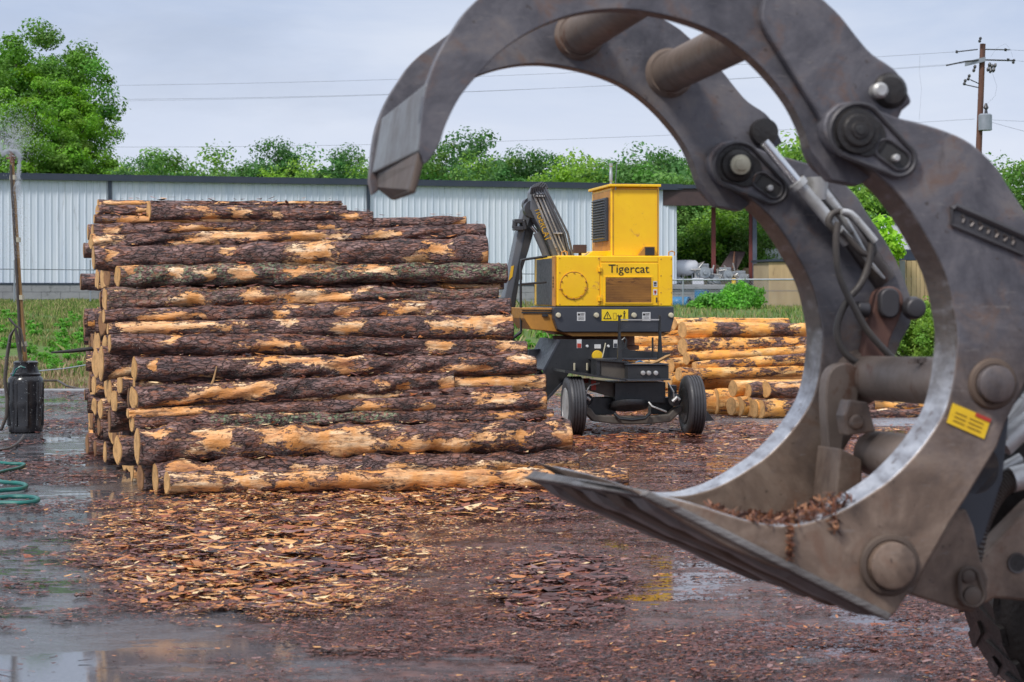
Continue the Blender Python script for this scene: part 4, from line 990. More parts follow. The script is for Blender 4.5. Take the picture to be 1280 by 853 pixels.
# shrubs
sh1 = crown_mesh('crown', 41, .95, .55, 110, 120, .05, (.16, .46, .05), hollow=.2)
sh2 = crown_mesh('crown', 43, .9, .65, 90, 120, .045, (.20, .36, .04), hollow=.2)
sh3 = crown_mesh('crown', 45, .9, .7, 50, 60, .12, (.30, .55, .03), hollow=.2)
def shrub(cm, px, py, Y_, sx, sz, label, hh):
    P = at(px, py, Y_); t_ = thing('shrub', (P[0], Y_, P[2]-hh), label, 'shrub'); cr = bpy.data.objects.new('foliage', cm[0]); C.objects.link(cr); cr.parent = t_; cr.location = (0, 0, hh); cr.scale = (sx, sx, sz)
    mb = MB()
    for i in range(0, len(cm[1]), 8):
        c_ = cm[1][i]; mb.tube([(0, 0, -.2), (c_[0]*sx, c_[1]*sx, hh+c_[2]*sz)], [.025, .008], 4)
    mb.build('stems', 'tree_bark', t_, world=False)
shrub(sh1, 905, 383, 86, 1.25, 1.15, 'bright green bush in front of the blue drums, behind the orange pile', .7)
shrub(sh1, 925, 372, 86.6, .75, 1.2, 'taller pointed shoot of the green bush right of its middle', 1.0)
shrub(sh2, 1140, 415, 62, 1.1, 1.25, 'green and reddish shrub by the tan board fence, inside the near grapple ring', .8)
shrub(sh2, 1188, 425, 60, 1.0, 1.1, 'shrub mostly behind the near grapple arm', .8)
shrub(sh3, 1082, 305, 91, 1.4, 1.6, 'sapling with big yellow green leaves above the tan board fence', 1.6)
shrub(sh3, 1105, 312, 90, .9, .9, 'low leafy shoot in front of the white trailer', 1.2)

# ------------------------------------------------------------------ grass and weeds on the verge
def grass(n, xr, yr, hmean, cols, name, label, w=.012):
    x = rng.uniform(*xr, n); y = rng.uniform(*yr, n); cl = nz(x, y, .5, 9); keep = cl > rng.uniform(-.6, .25, n); x, y = x[keep], y[keep]; n = len(x)
    h = hmean*rng.uniform(.5, 1.5, n)*(1+.7*nz(x, y, .8, 2)); z = gz(x, y)+.02; a = rng.uniform(0, 6.28, n); lean = rng.normal(0, .35, (n, 2))*h[:, None]
    dx, dy = np.cos(a)*w, np.sin(a)*w; ww = h*.07+w
    V = np.stack([np.stack([x-np.cos(a)*ww, y-np.sin(a)*ww, z-.05], -1), np.stack([x+np.cos(a)*ww, y+np.sin(a)*ww, z-.05], -1),
                  np.stack([x+lean[:, 0]*.5+np.cos(a)*ww*.7, y+lean[:, 1]*.5+np.sin(a)*ww*.7, z+h*.6], -1), np.stack([x+lean[:, 0], y+lean[:, 1], z+h], -1)], 1).reshape(-1, 3)
    Q = np.arange(n*4).reshape(-1, 4); c = np.array(cols)[rng.integers(0, len(cols), n)]*rng.uniform(.7, 1.3, (n, 1))
    return tag(mesh_np(name, V, Q, 'grass_blades', np.repeat(c, 4, 0)), label, 'grass', kind='stuff')
G = [(.14, .24, .045), (.22, .31, .07), (.10, .18, .04), (.36, .36, .14), (.40, .34, .17)]; D = [(.40, .30, .17), (.30, .22, .13), (.48, .38, .24), (.20, .27, .07)]
grass(60000, (-24, -11), (66, 88), .12, G, 'grass', 'green grass on the rising verge before the warehouse')
grass(14000, (-13.5, 2.5), (56, 88), .22, G+D[:1], 'weeds', 'green weeds and grass growing on the lower verge')
grass(16000, (-15, -8), (51, 62), .12, D, 'dead_grass', 'straw brown dead grass above the kerb')
grass(26000, (4, 22), (56, 93), .13, G, 'grass', 'green grass strip behind the orange log pile')
wd_ = crown_mesh('foliage', 51, .32, .22, 16, 26, .045, (.14, .38, .04), hollow=.1)
for i in range(70):
    if i < 46: px = random.uniform(-5, 125); Y_ = random.uniform(58, 76)
    else: px = random.uniform(628, 700); Y_ = random.uniform(54, 76)
    x = (px-CX)/F*Y_; t_ = bpy.data.objects.new('weed', wd_[0]); C.objects.link(t_); s = random.uniform(.5, 1.3); t_.scale = (s, s, s); t_.location = (x, Y_, float(gz(x, Y_))+.12*s); t_.rotation_euler = (0, 0, random.uniform(0, 6))
    tag(t_, 'low leafy weed on the verge between the kerb and the warehouse', 'weed', 'weeds on the verge')
def line3(name, pts, r, mat, label, cat):
    mb = MB(); mb.tube(pts, r, 6); return tag(mb.build(name, mat, smooth=True), label, cat)
line3('pipe', [at(48, 464, 53.5), at(80, 461, 53.8), at(116, 455, 54.2)], .018, 'galvanised', 'pale thin pipe lying on the dead grass left of the pile', 'pipe')
line3('hose', [at(52, 476, 52.4), at(72, 476, 52.5), at(84, 483, 51.6), at(108, 488, 51.2)], .03, 'hose_black', 'black hose lying on the dirt between the drum and the pile', 'hose')
# ------------------------------------------------------------------ yellow loader (behind the pile)
LY = 34.6; LX = (788-CX)/F*LY; YAW = R(9); cc_, ss_ = math.cos(YAW), math.sin(YAW)
ld = thing('log_loader', (LX, LY, 0), 'yellow trailer-mounted log loader with a grey folding boom beside the big log pile', 'log loader', rz=YAW)
def LP(px, py, y):
    k = (px-CX)/F; x = (k*(LY+y*cc_)-LX+y*ss_)/(cc_-k*ss_); Yw = LY+x*ss_+y*cc_
    return np.array((x, y, H+(HZ-py)/F*Yw))
def lprism(mb, pts, y, d, m=None):
    mb.prism([LP(a, b, y) for a, b in pts], (0, d, 0), m)
def lrect(mb, px0, py0, px1, py1, y, d, m=None):
    a, b = LP(px0, py1, y), LP(px1, py0, y); z0 = (LP(px0, py1, y)[2]+LP(px1, py1, y)[2])/2; z1 = (LP(px0, py0, y)[2]+LP(px1, py0, y)[2])/2
    mb.box((a[0], y, z0), (b[0], y+d, z1), m)
def lpart(name, mat, px0, py0, px1, py1, y, d, parent=ld, bevel=.008):
    mb = MB(); lrect(mb, px0, py0, px1, py1, y, d); return mb.build(name, mat, parent, world=False, bevel=bevel)
YB = 1.0      # rear face of the upper works
# engine housing
mb = MB(); a, b = LP(696, 383, YB), LP(841, 320, YB)
mb.prism([(a[0], YB, a[2]), (b[0], YB, a[2]), (b[0], YB, b[2]), (a[0], YB, b[2])], (0, 2.3, 0))
body = mb.build('engine_housing', 'paint_yellow', ld, world=False, bevel=.02)
XL, XR, ZB_, ZT_ = a[0], b[0], a[2], b[2]
lpart('left_panel', 'paint_yellow', 697.5, 320.8, 749.4, 382.5, YB-.012, .012, body)
lpart('top_strip', 'paint_yellow', 751, 320.8, 822.4, 327.6, YB-.012, .012, body)
lpart('right_panel', 'paint_yellow', 824, 320.8, 840.4, 382.5, YB-.012, .012, body)
dr_ = lpart('door', 'paint_yellow', 751, 329, 822.4, 382.3, YB-.016, .016)
mb = MB(); lrect(mb, 757, 347, 814.5, 378.5, YB-.022, .006); mb.build('grille', 'grille_brown', dr_, world=False)
mb = MB()
for (x0, y0, x1, y1) in ((755.8, 345.8, 815.7, 347), (755.8, 378.5, 815.7, 379.7), (755.8, 347, 757, 378.5), (814.5, 347, 815.7, 378.5)): lrect(mb, x0, y0, x1, y1, YB-.03, .015)
for i in range(14): 
    yy = 349.0+i*2.05; lrect(mb, 757.1, yy, 814.4, yy+.35, YB-.028, .008, 1)
mb.build('grille_frame', ['paint_yellow', 'grille_brown'], dr_, world=False)
for py in (337, 374):
    mb = MB(); lrect(mb, 747.6, py-2.8, 752.6, py+2.8, YB-.045, .03); P = LP(750, py, YB-.05); mb.tube([P+np.array((0, 0, -.04)), P+np.array((0, 0, .04))], .014, 8); mb.build('hinge', 'paint_yellow', body, world=False, bevel=.004)
mb = MB(); P = LP(717, 357, YB-.012); mb.lathe([(0, .232), (-.006, .235), (-.012, .228), (-.014, .2)], P, (0, 1, 0), 48); hc = mb.build('round_cover', 'paint_yellow', body, world=False, smooth=True)
mb = MB()
for i in range(10):
    a_ = 2*math.pi*i/10+.3; mb.lathe([(-.034, .010), (-.030, .015), (-.014, .015)], P+np.array((.222*math.cos(a_), 0, .222*math.sin(a_))), (0, 1, 0), 8)
mb.tube([P+np.array((.232*math.cos(a_), -.014, .232*math.sin(a_))) for a_ in np.linspace(0, 2*math.pi, 49)], .006, 5); mb.build('cover_bolts', 'paint_ochre', body, world=False)
mb = MB(); lrect(mb, 820.2, 372, 821.6, 378, YB-.03, .014); mb.build('latch', 'chassis_black', dr_, world=False)
mb = MB()
for px_ in (699.5, 748): 
    for py_ in (323, 341, 362, 380.5): mb.lathe([(-.020, .007), (-.017, .011), (-.012, .011)], LP(px_, py_, YB), (0, 1, 0), 8)
for px_ in (826, 839):
    for py_ in (324, 345, 366, 380): mb.lathe([(-.020, .007), (-.017, .011), (-.012, .011)], LP(px_, py_, YB), (0, 1, 0), 8)
mb.build('panel_bolts', 'paint_ochre', body, world=False)
mb = MB()
for px_ in (702, 836): P = LP(px_, 319.8, YB+.2); mb.tube([P, P+np.array((0, 0, .06)), P+np.array((.05, 0, .08)), P+np.array((.1, 0, .06)), P+np.array((.1, 0, 0))], .012, 6)
mb.build('lifting_eyes', 'paint_ochre', body, world=False)
# text on the door
def text(body_, px, py, h, y, mat, parent, name='lettering', rot=0.0, rotz=0.0, depth=.002, sx=1.0, font_align='CENTER', M=None):
    fc = bpy.data.curves.new(name, 'FONT'); fc.body = body_; fc.size = h; fc.align_x = 'CENTER'; fc.align_y = 'CENTER'; fc.extrude = depth; fc.resolution_u = 3
    tmp = bpy.data.objects.new(name, fc); C.objects.link(tmp); dg = bpy.context.evaluated_depsgraph_get(); dg.update()
    me = bpy.data.meshes.new_from_object(tmp.evaluated_get(dg)); bpy.data.objects.remove(tmp); me.name = name
    me.transform(Matrix.Diagonal((sx, 1, 1, 1)))
    P = LP(px, py, y) if M is None else None
    m4 = (Matrix.Translation(Vector(P)) @ Matrix.Rotation(rotz, 4, 'Z') @ Matrix.Rotation(R(90), 4, 'X') @ Matrix.Rotation(rot, 4, 'Z')) if M is None else M
    me.transform(m4); me.materials.clear(); o = bpy.data.objects.new(name, me); C.objects.link(o); me.materials.append(MATS[mat]); o.parent = parent; return o
text('Tigercat', 786, 336.6, .205, YB-.02, 'ink_black', dr_, sx=1.05)
for py, mt in ((355.3, 'label_white'), (365.5, 'label_white')):
    s_ = lpart('safety_label', mt, 816.3, py-3.6, 821.6, py+3.6, YB-.019, .003, dr_, 0)
    mb = MB(); 
    if py > 360: mb.lathe([(-.003, .022), (0, .022)], LP(819, py-.6, YB-.02), (0, 1, 0), 12); lrect(mb, 818.4, py-.5, 819.6, py+2.6, YB-.023, .003)
    else: lrect(mb, 817.4, py-2.4, 820.6, py+.2, YB-.022, .002); lrect(mb, 817.4, py+1, 820.6, py+2.2, YB-.022, .002)
    mb.build('mark', 'label_red' if py > 360 else 'charcoal', s_, world=False)
# left side of housing: dark door frame and model mark
mb = MB(); mb.box((XL-.012, YB+.32, ZB_+.02), (XL+.002-.004, YB+2.0, ZT_-.04)); mb.build('side_door', 'charcoal', ld, world=False, bevel=.004)
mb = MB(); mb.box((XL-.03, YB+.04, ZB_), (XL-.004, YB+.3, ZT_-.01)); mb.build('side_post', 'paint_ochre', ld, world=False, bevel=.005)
text('234B', 0, 0, .10, 0, 'ink_black', ld, 'model_mark', M=Matrix.Translation(Vector((XL-.033, YB+.17, (ZB_+ZT_)/2-.02))) @ Matrix.Rotation(R(-90), 4, 'Z') @ Matrix.Rotation(R(90), 4, 'X') @ Matrix.Rotation(R(90), 4, 'Z'))
# counterweight
mb = MB(); lprism(mb, [(692.5, 383.6), (842.5, 383.6), (842.5, 399), (838, 415.5), (704, 415.5), (697, 412), (692.5, 399)], YB-.12, 2.4)
cw = mb.build('counterweight', 'charcoal', ld, world=False, bevel=.015)
mb = MB(); lprism(mb, [(704, 416), (838, 416), (829, 420.5), (716, 420.5)], YB-.05, 2.2); mb.build('belly_plate', 'paint_ochre', ld, world=False)
for px in (697.8, 745.3, 792.4, 838.6):
    mb = MB(); P = LP(px, 394.3, YB-.12); mb.lathe([(-.05, .020), (-.046, .038), (-.03, .044), (0, .046)], P, (0, 1, 0), 18); mb.build('rear_lamp', 'cream_metal', cw, world=False, smooth=True)
for px in (726.5, 808):
    s_ = lpart('white_label', 'label_white', px-5.2, 390.4, px+5.2, 401.3, YB-.124, .004, cw, 0)
    mb = MB(); lrect(mb, px-4.2, 392, px-1.6, 394.6, YB-.127, .003); lrect(mb, px-1, 392, px+4, 392.8, YB-.127, .003); lrect(mb, px-1, 393.6, px+3.4, 394.3, YB-.127, .003)
    for i in range(3): lrect(mb, px-3.6, 396.2+i*1.5, px+3.4, 396.6+i*1.5, YB-.127, .003)
    mb.build('print', 'ink_black', s_, world=False)
sg = lpart('warning_sign', 'sign_yellow', 752.2, 387, 785.2, 401.2, YB-.126, .006, cw, 0); ys = YB-.130
mb = MB()
def bar(p, q, w_, m=0):
    p, q = np.array(p, float), np.array(q, float); d = (q-p)/np.linalg.norm(q-p); nn_ = np.array((-d[1], d[0]))*w_/2
    lprism(mb, [tuple(p+nn_), tuple(q+nn_), tuple(q-nn_), tuple(p-nn_)], ys, .003, m)
bar((754.6, 398.6), (764, 398.6), .9); bar((754.6, 398.6), (759.3, 389.8), .9); bar((764, 398.6), (759.3, 389.8), .9); bar((759.3, 392.4), (759.3, 396), .7); bar((759.3, 396.9), (759.3, 397.7), .7)
for x0, x1, y0, y1 in ((766.6, 770.4, 391.6, 391.6), (766.6, 770.4, 399, 399), (766.6, 766.6, 391.6, 399), (770.4, 770.4, 391.6, 399)): bar((x0, y0), (x1, y1+.001 if x0 != x1 else y1), .35, 1)
bar((771.5, 395), (777.5, 395), .8); bar((771.8, 395), (773.4, 393.6), .8); bar((771.8, 395), (773.4, 396.4), .8); bar((777.2, 395), (775.6, 393.6), .8); bar((777.2, 395), (775.6, 396.4), .8)
bar((780.4, 391.4), (780.4, 395.4), 1.5); bar((778.6, 391.4), (782.2, 391.4), .8); bar((779.8, 395.4), (779.6, 398.9), .7); bar((781, 395.4), (781.3, 398.9), .7)
mb.lathe([(-.002, .012), (.001, .012)], LP(780.4, 389.4, ys), (0, 1, 0), 10, 0)
mb.build('pictogram', ['ink_black', 'ink_brown'], sg, world=False)
# cab
a, b = LP(764, 320, YB+.15), LP(824, 234.5, YB+.15); ZC = b[2]
mb = MB(); mb.box((a[0], YB+.15, a[2]-.02), (b[0], YB+1.85, ZC)); cab = mb.build('cab', 'paint_yellow', ld, world=False, bevel=.02)
mb = MB(); zz = [a[2]+.004, ZC-.03]; xx = [a[0]+.03, b[0]-.03]
for z_ in zz: mb.box((xx[0], YB+.138, z_-.006), (xx[1], YB+.148, z_+.006))
for x_ in xx: mb.box((x_-.006, YB+.1375, zz[0]), (x_+.006, YB+.1478, zz[1]))
mb.build('panel_seam', 'paint_ochre', cab, world=False)
mb = MB(); mb.box((a[0]-.05, YB+.08, ZC+.004), (b[0]+.02, YB+1.95, ZC+.05)); mb.build('cab_roof', 'paint_yellow', cab, world=False, bevel=.01)
xl = a[0]
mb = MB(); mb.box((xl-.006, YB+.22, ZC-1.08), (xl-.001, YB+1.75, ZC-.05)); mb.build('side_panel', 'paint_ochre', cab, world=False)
mb = MB(); mb.box((xl-.05, YB+.34, ZC-.92), (xl-.007, YB+1.55, ZC-.17)); gf = mb.build('louver_frame', 'charcoal', cab, world=False, bevel=.005)
mb = MB()
for i in range(15): z_ = ZC-.88+i*.047; mb.prism([(xl-.052, YB+.42, z_), (xl-.095, YB+.42, z_+.012), (xl-.095, YB+.42, z_+.02), (xl-.052, YB+.42, z_+.03)], (0, 1.05, 0))
mb.build('louvers', 'boom_grey', gf, world=False)
mb = MB(); mb.box((xl-.28, YB+.5, ZC-1.17), (xl-.01, YB+.8, ZC-.93)); mb.v = mb.v[:0]; mb.f = []; mb.m = []
mb.prism([LP(806, 319.8, YB+.02), LP(818.5, 319.8, YB+.02), LP(818.5, 308.5, YB+.02), LP(806, 308.5, YB+.02), LP(798, 319.8, YB+.02)], (0, .125, 0)); mb.build('vent_box', 'paint_ochre', ld, world=False)
mb = MB(); lrect(mb, 806.5, 309.3, 818, 319.2, YB+.01, .008); mb.build('vent_opening', 'rubber', ld, world=False)
mb = MB(); mb.prism([LP(733, 319.8, YB+.5), LP(770, 319.8, YB+.5), LP(762.5, 314, YB+.5), LP(741, 314, YB+.5)], (0, .9, 0)); mb.build('cooler_cowl', 'paint_yellow', ld, world=False, bevel=.01)
mb = MB(); lrect(mb, 717.5, 306, 733.5, 316.5, YB+.6, .12); mb.tube([LP(725, 316, YB+.7), LP(725, 320.5, YB+.7)], .03, 8); mb.build('camera_box', 'roof_underside', ld, world=False, bevel=.01)
mb = MB(); P = LP(763.5, 234, YB+1.2); mb.lathe([(-.05, .02), (.1, .02), (.11, .03), (.26, .03), (.27, .024), (.36, .024), (.37, .034), (.42, .034)], P, (0, 0, 1), 14); mb.build('exhaust_pipe', 'galvanised', ld, world=False, smooth=True)
mb = MB(); P = LP(769.5, 238, YB+.1); mb.tube([P, P+np.array((0, -.03, .25)), P+np.array((.02, -.03, .45))], .008, 5); mb.build('antenna', 'cable', ld, world=False)
# step / fuel box at the left with handrail
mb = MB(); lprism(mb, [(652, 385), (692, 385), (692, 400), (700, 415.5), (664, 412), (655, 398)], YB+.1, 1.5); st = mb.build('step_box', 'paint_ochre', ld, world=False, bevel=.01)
mb = MB(); lrect(mb, 652, 387.2, 691.4, 388.2, YB+.085, .014); lrect(mb, 652, 390.0, 691.4, 392, YB+.085, .014); lrect(mb, 678, 392.8, 685, 395.8, YB+.06, .04); mb.build('step_slots', 'chassis_black', st, world=False)
mb = MB()
def rail(pts, y, r=.022): mb.tube([LP(a_, b_, y) for a_, b_ in pts], r, 8)
rail([(651.5, 415), (651, 385), (650.8, 330), (652, 325.5), (656, 324.5), (684, 320.5)], YB+.5); rail([(651, 355.5), (683, 353)], YB+.5, .018); mb.build('handrail', 'chassis_black', ld, world=False, smooth=True); mb = MB(); rail([(651.5, 350), (651, 325), (684, 321)], YB+1.4); mb.build('handrail', 'chassis_black', ld, world=False, smooth=True); mb = MB()
rail([(651.5, 415), (640, 424), (645, 430)], YB+.6, .03)
mb.build('step_arm', 'chassis_black', ld, world=False, smooth=True)
# boom, stick, cylinders
YM = YB+1.6
mb = MB(); lprism(mb, [(664, 240), (668, 232), (680, 232), (685, 241), (716.5, 322), (692, 322), (684, 300), (670.5, 277), (663, 262)], YM, .42); bo = mb.build('main_boom', 'boom_grey', ld, world=False, bevel=.015)
mb = MB()
for i in range(5):
    u = i*4.6; mb.tube([LP(670+u*.62, 240-u*.3, YM-.05), LP(673+u*.7, 244, YM-.06), LP(694+u*.85, 292, YM-.06), LP(700+u*.9, 322, YM-.05)], .022, 6)
mb.build('hydraulic_lines', 'boom_grey', bo, world=False, smooth=True)
mb = MB(); mb.tube([LP(667, 243, YM-.07), LP(700, 322, YM-.07)], .02, 6); mb.tube([LP(671, 242, YM-.08), LP(705, 322, YM-.08)], .014, 6); mb.tube([LP(676, 242, YM-.08), LP(709.5, 322, YM-.08)], .014, 6); mb.build('polished_edge', 'silver_dirty', bo, world=False, smooth=True)
mb = MB()
for i in range(6): mb.tube([LP(664+i*2.6, 243, YM-.04), LP(665+i*2.6, 233+abs(i-3)*.8, YM-.07), LP(668.5+i*2.6, 228.5+abs(i-3), YM-.02), LP(672+i*2.4, 236, YM-.05)], .026, 6)
for i in range(4): mb.tube([LP(669+i*3.2, 243, YM-.09), LP(670+i*3.2, 247, YM-.09)], .035, 6)
mb.build('hose_loops', 'insulator', bo, world=False, smooth=True)
mb = MB(); lrect(mb, 669, 244.2, 681, 246, YM-.12, .04); lrect(mb, 692, 291, 703, 292.4, YM-.11, .04); mb.build('clamp', 'silver_dirty', bo, world=False)
P = LP(678.5, 279.5, YM-.01); dv_ = LP(686, 303, YM)-LP(670.5, 257, YM); an = math.atan2(dv_[2], dv_[0])
text('TIGERCAT', 678.3, 280.5, .17, YM-.004, 'gold_paint', bo, rot=an, sx=.78, depth=.003)
mb = MB(); lprism(mb, [(664, 246), (655, 262), (646, 296), (638, 335), (630.5, 372), (633, 392), (638, 400), (644, 384), (650, 345), (658, 318), (664, 292), (668, 272)], YM+.45, .4); sk_ = mb.build('stick', 'boom_grey', ld, world=False, bevel=.015)
mb = MB(); lprism(mb, [(664, 268), (668.5, 285), (661, 312), (649, 350), (642, 386), (638, 399), (640, 370), (648, 330), (657, 290)], YM+.40, .05); mb.build('stick_web', 'chassis_black', sk_, world=False)
mb = MB(); lprism(mb, [(639, 333), (642.5, 332), (640.5, 346), (636, 351)], YM+.44, .01); mb.build('yellow_decal', 'gold_paint', sk_, world=False)
mb = MB(); mb.lathe([(-.15, .16), (.1, .16)], LP(665, 262, YM+.2), (0, 1, 0), 18); mb.lathe([(-.15, .12), (.1, .12)], LP(661, 256, YM+.5), (0, 1, 0), 18); mb.build('knuckle_pin', 'insulator', bo, world=False, smooth=True)
mb = MB(); mb.tube([LP(664.5, 283, YM+.2), LP(672, 292, YM+.2)], .035, 10); mb.build('cylinder_rod', 'chrome', bo, world=False, smooth=True)
mb = MB(); mb.tube([LP(671, 291, YM+.2), LP(679, 309, YM+.2), LP(684, 322, YM+.2)], .075, 12); mb.build('boom_cylinder', 'boom_grey', bo, world=False, smooth=True)
mb = MB(); lrect(mb, 643, 274, 656, 279, YM+.3, .25); lrect(mb, 643, 283, 655, 288, YM+.3, .25); mb.tube([LP(644, 276, YM+.35), LP(643, 286, YM+.35)], .05, 8); mb.tube([LP(655, 275, YM+.3), LP(657, 287, YM+.3)], .04, 8); mb.build('valve_block', 'insulator', sk_, world=False, bevel=.01)
# turntable and pedestal
mb = MB(); P = LP(742, 420, YB+1.0); mb.lathe([(0, .72), (-.16, .72), (-.17, .80), (-.24, .80)], (P[0], YB+1.0, P[2]), (0, 0, 1), 40); mb.build('turntable', 'rust_plate', ld, world=False, smooth=True)
mb = MB(); lprism(mb, [(699, 424.5), (778, 424.5), (786, 438), (838, 441), (838, 447), (776, 449), (776, 470), (712, 466), (706, 474), (683, 499), (679, 462)], YB-.05, .06); pd = mb.build('pedestal', 'chassis_black', ld, world=False, bevel=.008)
mb = MB(); lprism(mb, [(679, 462), (699, 424.5), (701, 425), (681, 464)], YB-.06, 1.9); lprism(mb, [(706, 474), (683, 499), (685, 500.5), (707, 477)], YB-.10, .3); mb.build('leg_flange', 'charcoal', pd, world=False)
mb = MB(); lprism(mb, [(660, 437), (690, 436), (690, 440), (676, 441), (676, 462), (681, 470), (672, 474), (662, 452)], YB+1.2, .12); lprism(mb, [(682, 436), (697, 425), (720, 425), (706, 440)], YB+1.3, .1); lrect(mb, 662, 440, 676, 457, YB+1.4, .8); mb.build('outrigger', 'charcoal', ld, world=False, bevel=.01)
mb = MB(); lprism(mb, [(676, 470), (690, 452), (692, 453), (679, 472)], YB+1.0, .03); mb.build('outrigger_rod', 'chrome', ld, world=False)
for px, py, w_, h_, mt in ((724, 430, 3, 5.5, 'label_white'), (747, 433.2, 4, 2.6, 'label_white'), (769.3, 430, 2.5, 5, 'label_white')):
    s_ = lpart('label', mt, px-w_, py-h_, px+w_, py+h_, YB-.056, .006, pd, 0); 
    if h_ > 4: mb = MB(); lrect(mb, px-w_+.6, py-.5, px+w_-.6, py+h_-.6, YB-.062, .004); mb.build('print', 'label_red' if px < 730 else 'charcoal', s_, world=False)
for px in (734, 760.5):
    mb = MB(); mb.lathe([(-.02, .018), (0, .026)], LP(px, 433, YB-.05), (0, 1, 0), 14); mb.build('reflector', 'label_white', pd, world=False)
mb = MB(); mb.lathe([(-.05, .045), (-.045, .09), (0, .095)], LP(746.5, 445, YB-.05), (0, 1, 0), 20); mb.build('round_marker', 'label_yellow', pd, world=False, smooth=True)
mb = MB()
for px in (718, 734): mb.tube([LP(px, 454, YB-.1), LP(px, 463, YB-.1)], .018, 6)
mb.tube([LP(753, 447, YB-.15), LP(757, 429, YB-.1)], .01, 5); mb.build('grease_fittings', 'cream_metal', pd, world=False)
# rear frame: rails, deck box and drawbar
mb = MB(); lprism(mb, [(706, 463), (730, 467), (784, 474.5), (784, 476.5), (730, 470), (706, 466)], -.25, 1.1); mb.build('deck_rail', 'chassis_black', ld, world=False)
mb = MB(); lprism(mb, [(739, 475), (768, 478.5), (768, 497), (739, 489)], .15, .8); mb.build('frame_side', 'chassis_dirty', ld, world=False, bevel=.005)
lpart('frame_cross', 'chassis_black', 768.6, 478, 832, 504, .05, .9)
mb = MB(); lprism(mb, [(750.5, 451), (784, 454), (784, 475), (750.5, 469.5)], .0, .5); bb = mb.build('deck_box', 'chassis_dirty', ld, world=False, bevel=.005)
mb = MB(); lprism(mb, [(746, 449), (786, 452), (786, 454), (746, 451)], -.06, .6); lrect(mb, 746, 451, 750, 469, -.03, .5); mb.build('box_lip', 'chassis_black', bb, world=False)
db = lpart('rear_deck', 'chassis_black', 784.6, 457, 836, 473.5, -.25, 1.1)
mb = MB(); lrect(mb, 783.5, 473.7, 838.5, 475.8, -.32, 1.1); lrect(mb, 784, 455, 836, 456.6, -.28, 1.2); lrect(mb, 744, 448.6, 838, 450, .35, .9); mb.build('deck_plates', 'charcoal', db, world=False, bevel=.004)
for px in (803.5, 810.8, 819.5):
    mb = MB(); mb.lathe([(-.04, .025), (-.035, .038), (0, .04)], LP(px, 466.5, -.25), (0, 1, 0), 12); mb.build('coupler', 'silver_dirty', db, world=False, smooth=True)
mb = MB(); pts = [LP(x_, y_, -.1) for x_, y_ in ((786, 457), (800, 455), (812, 455.5), (822, 452), (833, 446), (838, 444))]; mb.tube(pts, [.03, .035, .03, .03, .03, .02], 6); mb.tube([LP(792, 455, .1), LP(815, 458.5, -.2), LP(828, 457, -.2)], .022, 6); mb.build('stick_debris', 'pole_brown', db, world=False, smooth=True)
mb = MB(); mb.tube([LP(795, 453.5, .05), LP(800, 451.5, .0), (LP(806, 454, .05))], .016, 6); mb.build('blue_hose', 'blue_plastic', db, world=False)
# log guard on posts
mb = MB()
for px, pb in ((774.8, 452), (825.5, 450)): lprism(mb, [(px-1.0, 394.5), (px+1.0, 394.5), (px+1.4, 420), (px+3.2, pb), (px-2.6, pb), (px-1.2, 420)], .25, .09)
gd = mb.build('guard_posts', 'chassis_black', ld, world=False, bevel=.006)
mb = MB(); lrect(mb, 776, 399.2, 824.4, 400.7, .27, .05); mb.build('guard_bar', 'silver_dirty', gd, world=False)
mb = MB()
for i in range(6): lrect(mb, 776, 401.6+i*1.7, 824.4, 402.4+i*1.7, .30, .03)
mb.build('guard_mesh', 'charcoal', gd, world=False)
mb = MB(); lprism(mb, [(776, 440), (784, 436), (792, 440), (815, 440.5), (815, 447), (776, 448)], YB-.15, .06); lrect(mb, 815.5, 422, 817, 447, .7, .06); mb.tube([LP(x_, y_, .6) for x_, y_ in ((779, 432), (778, 425), (780.5, 422.5), (783, 426), (782, 433))], .02, 6); mb.build('guard_bracket', 'chassis_black', ld, world=False)
# axle
mb = MB(); lprism(mb, [(728, 506), (738, 510), (745, 519), (770, 520.5), (812, 520.5), (836, 518), (843, 511), (853, 507), (853, 515), (846, 520), (838, 528), (815, 530), (790, 531), (765, 530), (742, 527), (734, 519), (728, 514)], -.08, .22); ax_ = mb.build('axle_beam', 'chassis_dirty', ld, world=False, bevel=.02)
mb = MB(); mb.lathe([(-.04, .30), (0, .33), (.05, .33)], (LP(788, 512, 0)[0], 0.1, LP(788, 508, 0)[2]), (0, .25, 1), 32); mb.tube([LP(768, 517, -.12), LP(774, 523, -.16), LP(790, 525, -.18), LP(806, 523, -.16), LP(812, 517, -.12)], .03, 8); mb.build('fifth_wheel', 'chassis_black', ax_, world=False, smooth=True)
lpart('spring_pack', 'chassis_black', 735, 497, 770, 519, .3, .25, ax_); lpart('spring_pack', 'chassis_black', 814, 497, 842, 518, .3, .25, ax_)
for px in (731, 843):
    mb = MB(); mb.lathe([(-.12, .05), (-.11, .1), (.1, .1), (.11, .06)], LP(px+1, 500, -.05), (.4, 1, 0), 18); mb.build('brake_chamber', 'chassis_black', ax_, world=False, smooth=True)
    mb = MB(); mb.tube([LP(px, 500, -.15), LP(px+(2 if px < 800 else -1), 490, -.2), LP(px+(6 if px < 800 else -6), 482, -.1), LP(px+(18 if px < 800 else -8), 479, 0)], .014, 6); mb.tube([LP(px-2, 502, -.2), LP(px+3, 497, -.22), LP(px+6, 500, -.2)], .03, 8); mb.build('air_line', 'silver_dirty', ax_, world=False, smooth=True)
mb = MB(); mb.tube([LP(811, 503, -.15), LP(815, 508, -.2), LP(825, 512, -.2), LP(833, 515, -.15)], .016, 6); mb.build('air_line', 'silver_dirty', ax_, world=False, smooth=True)
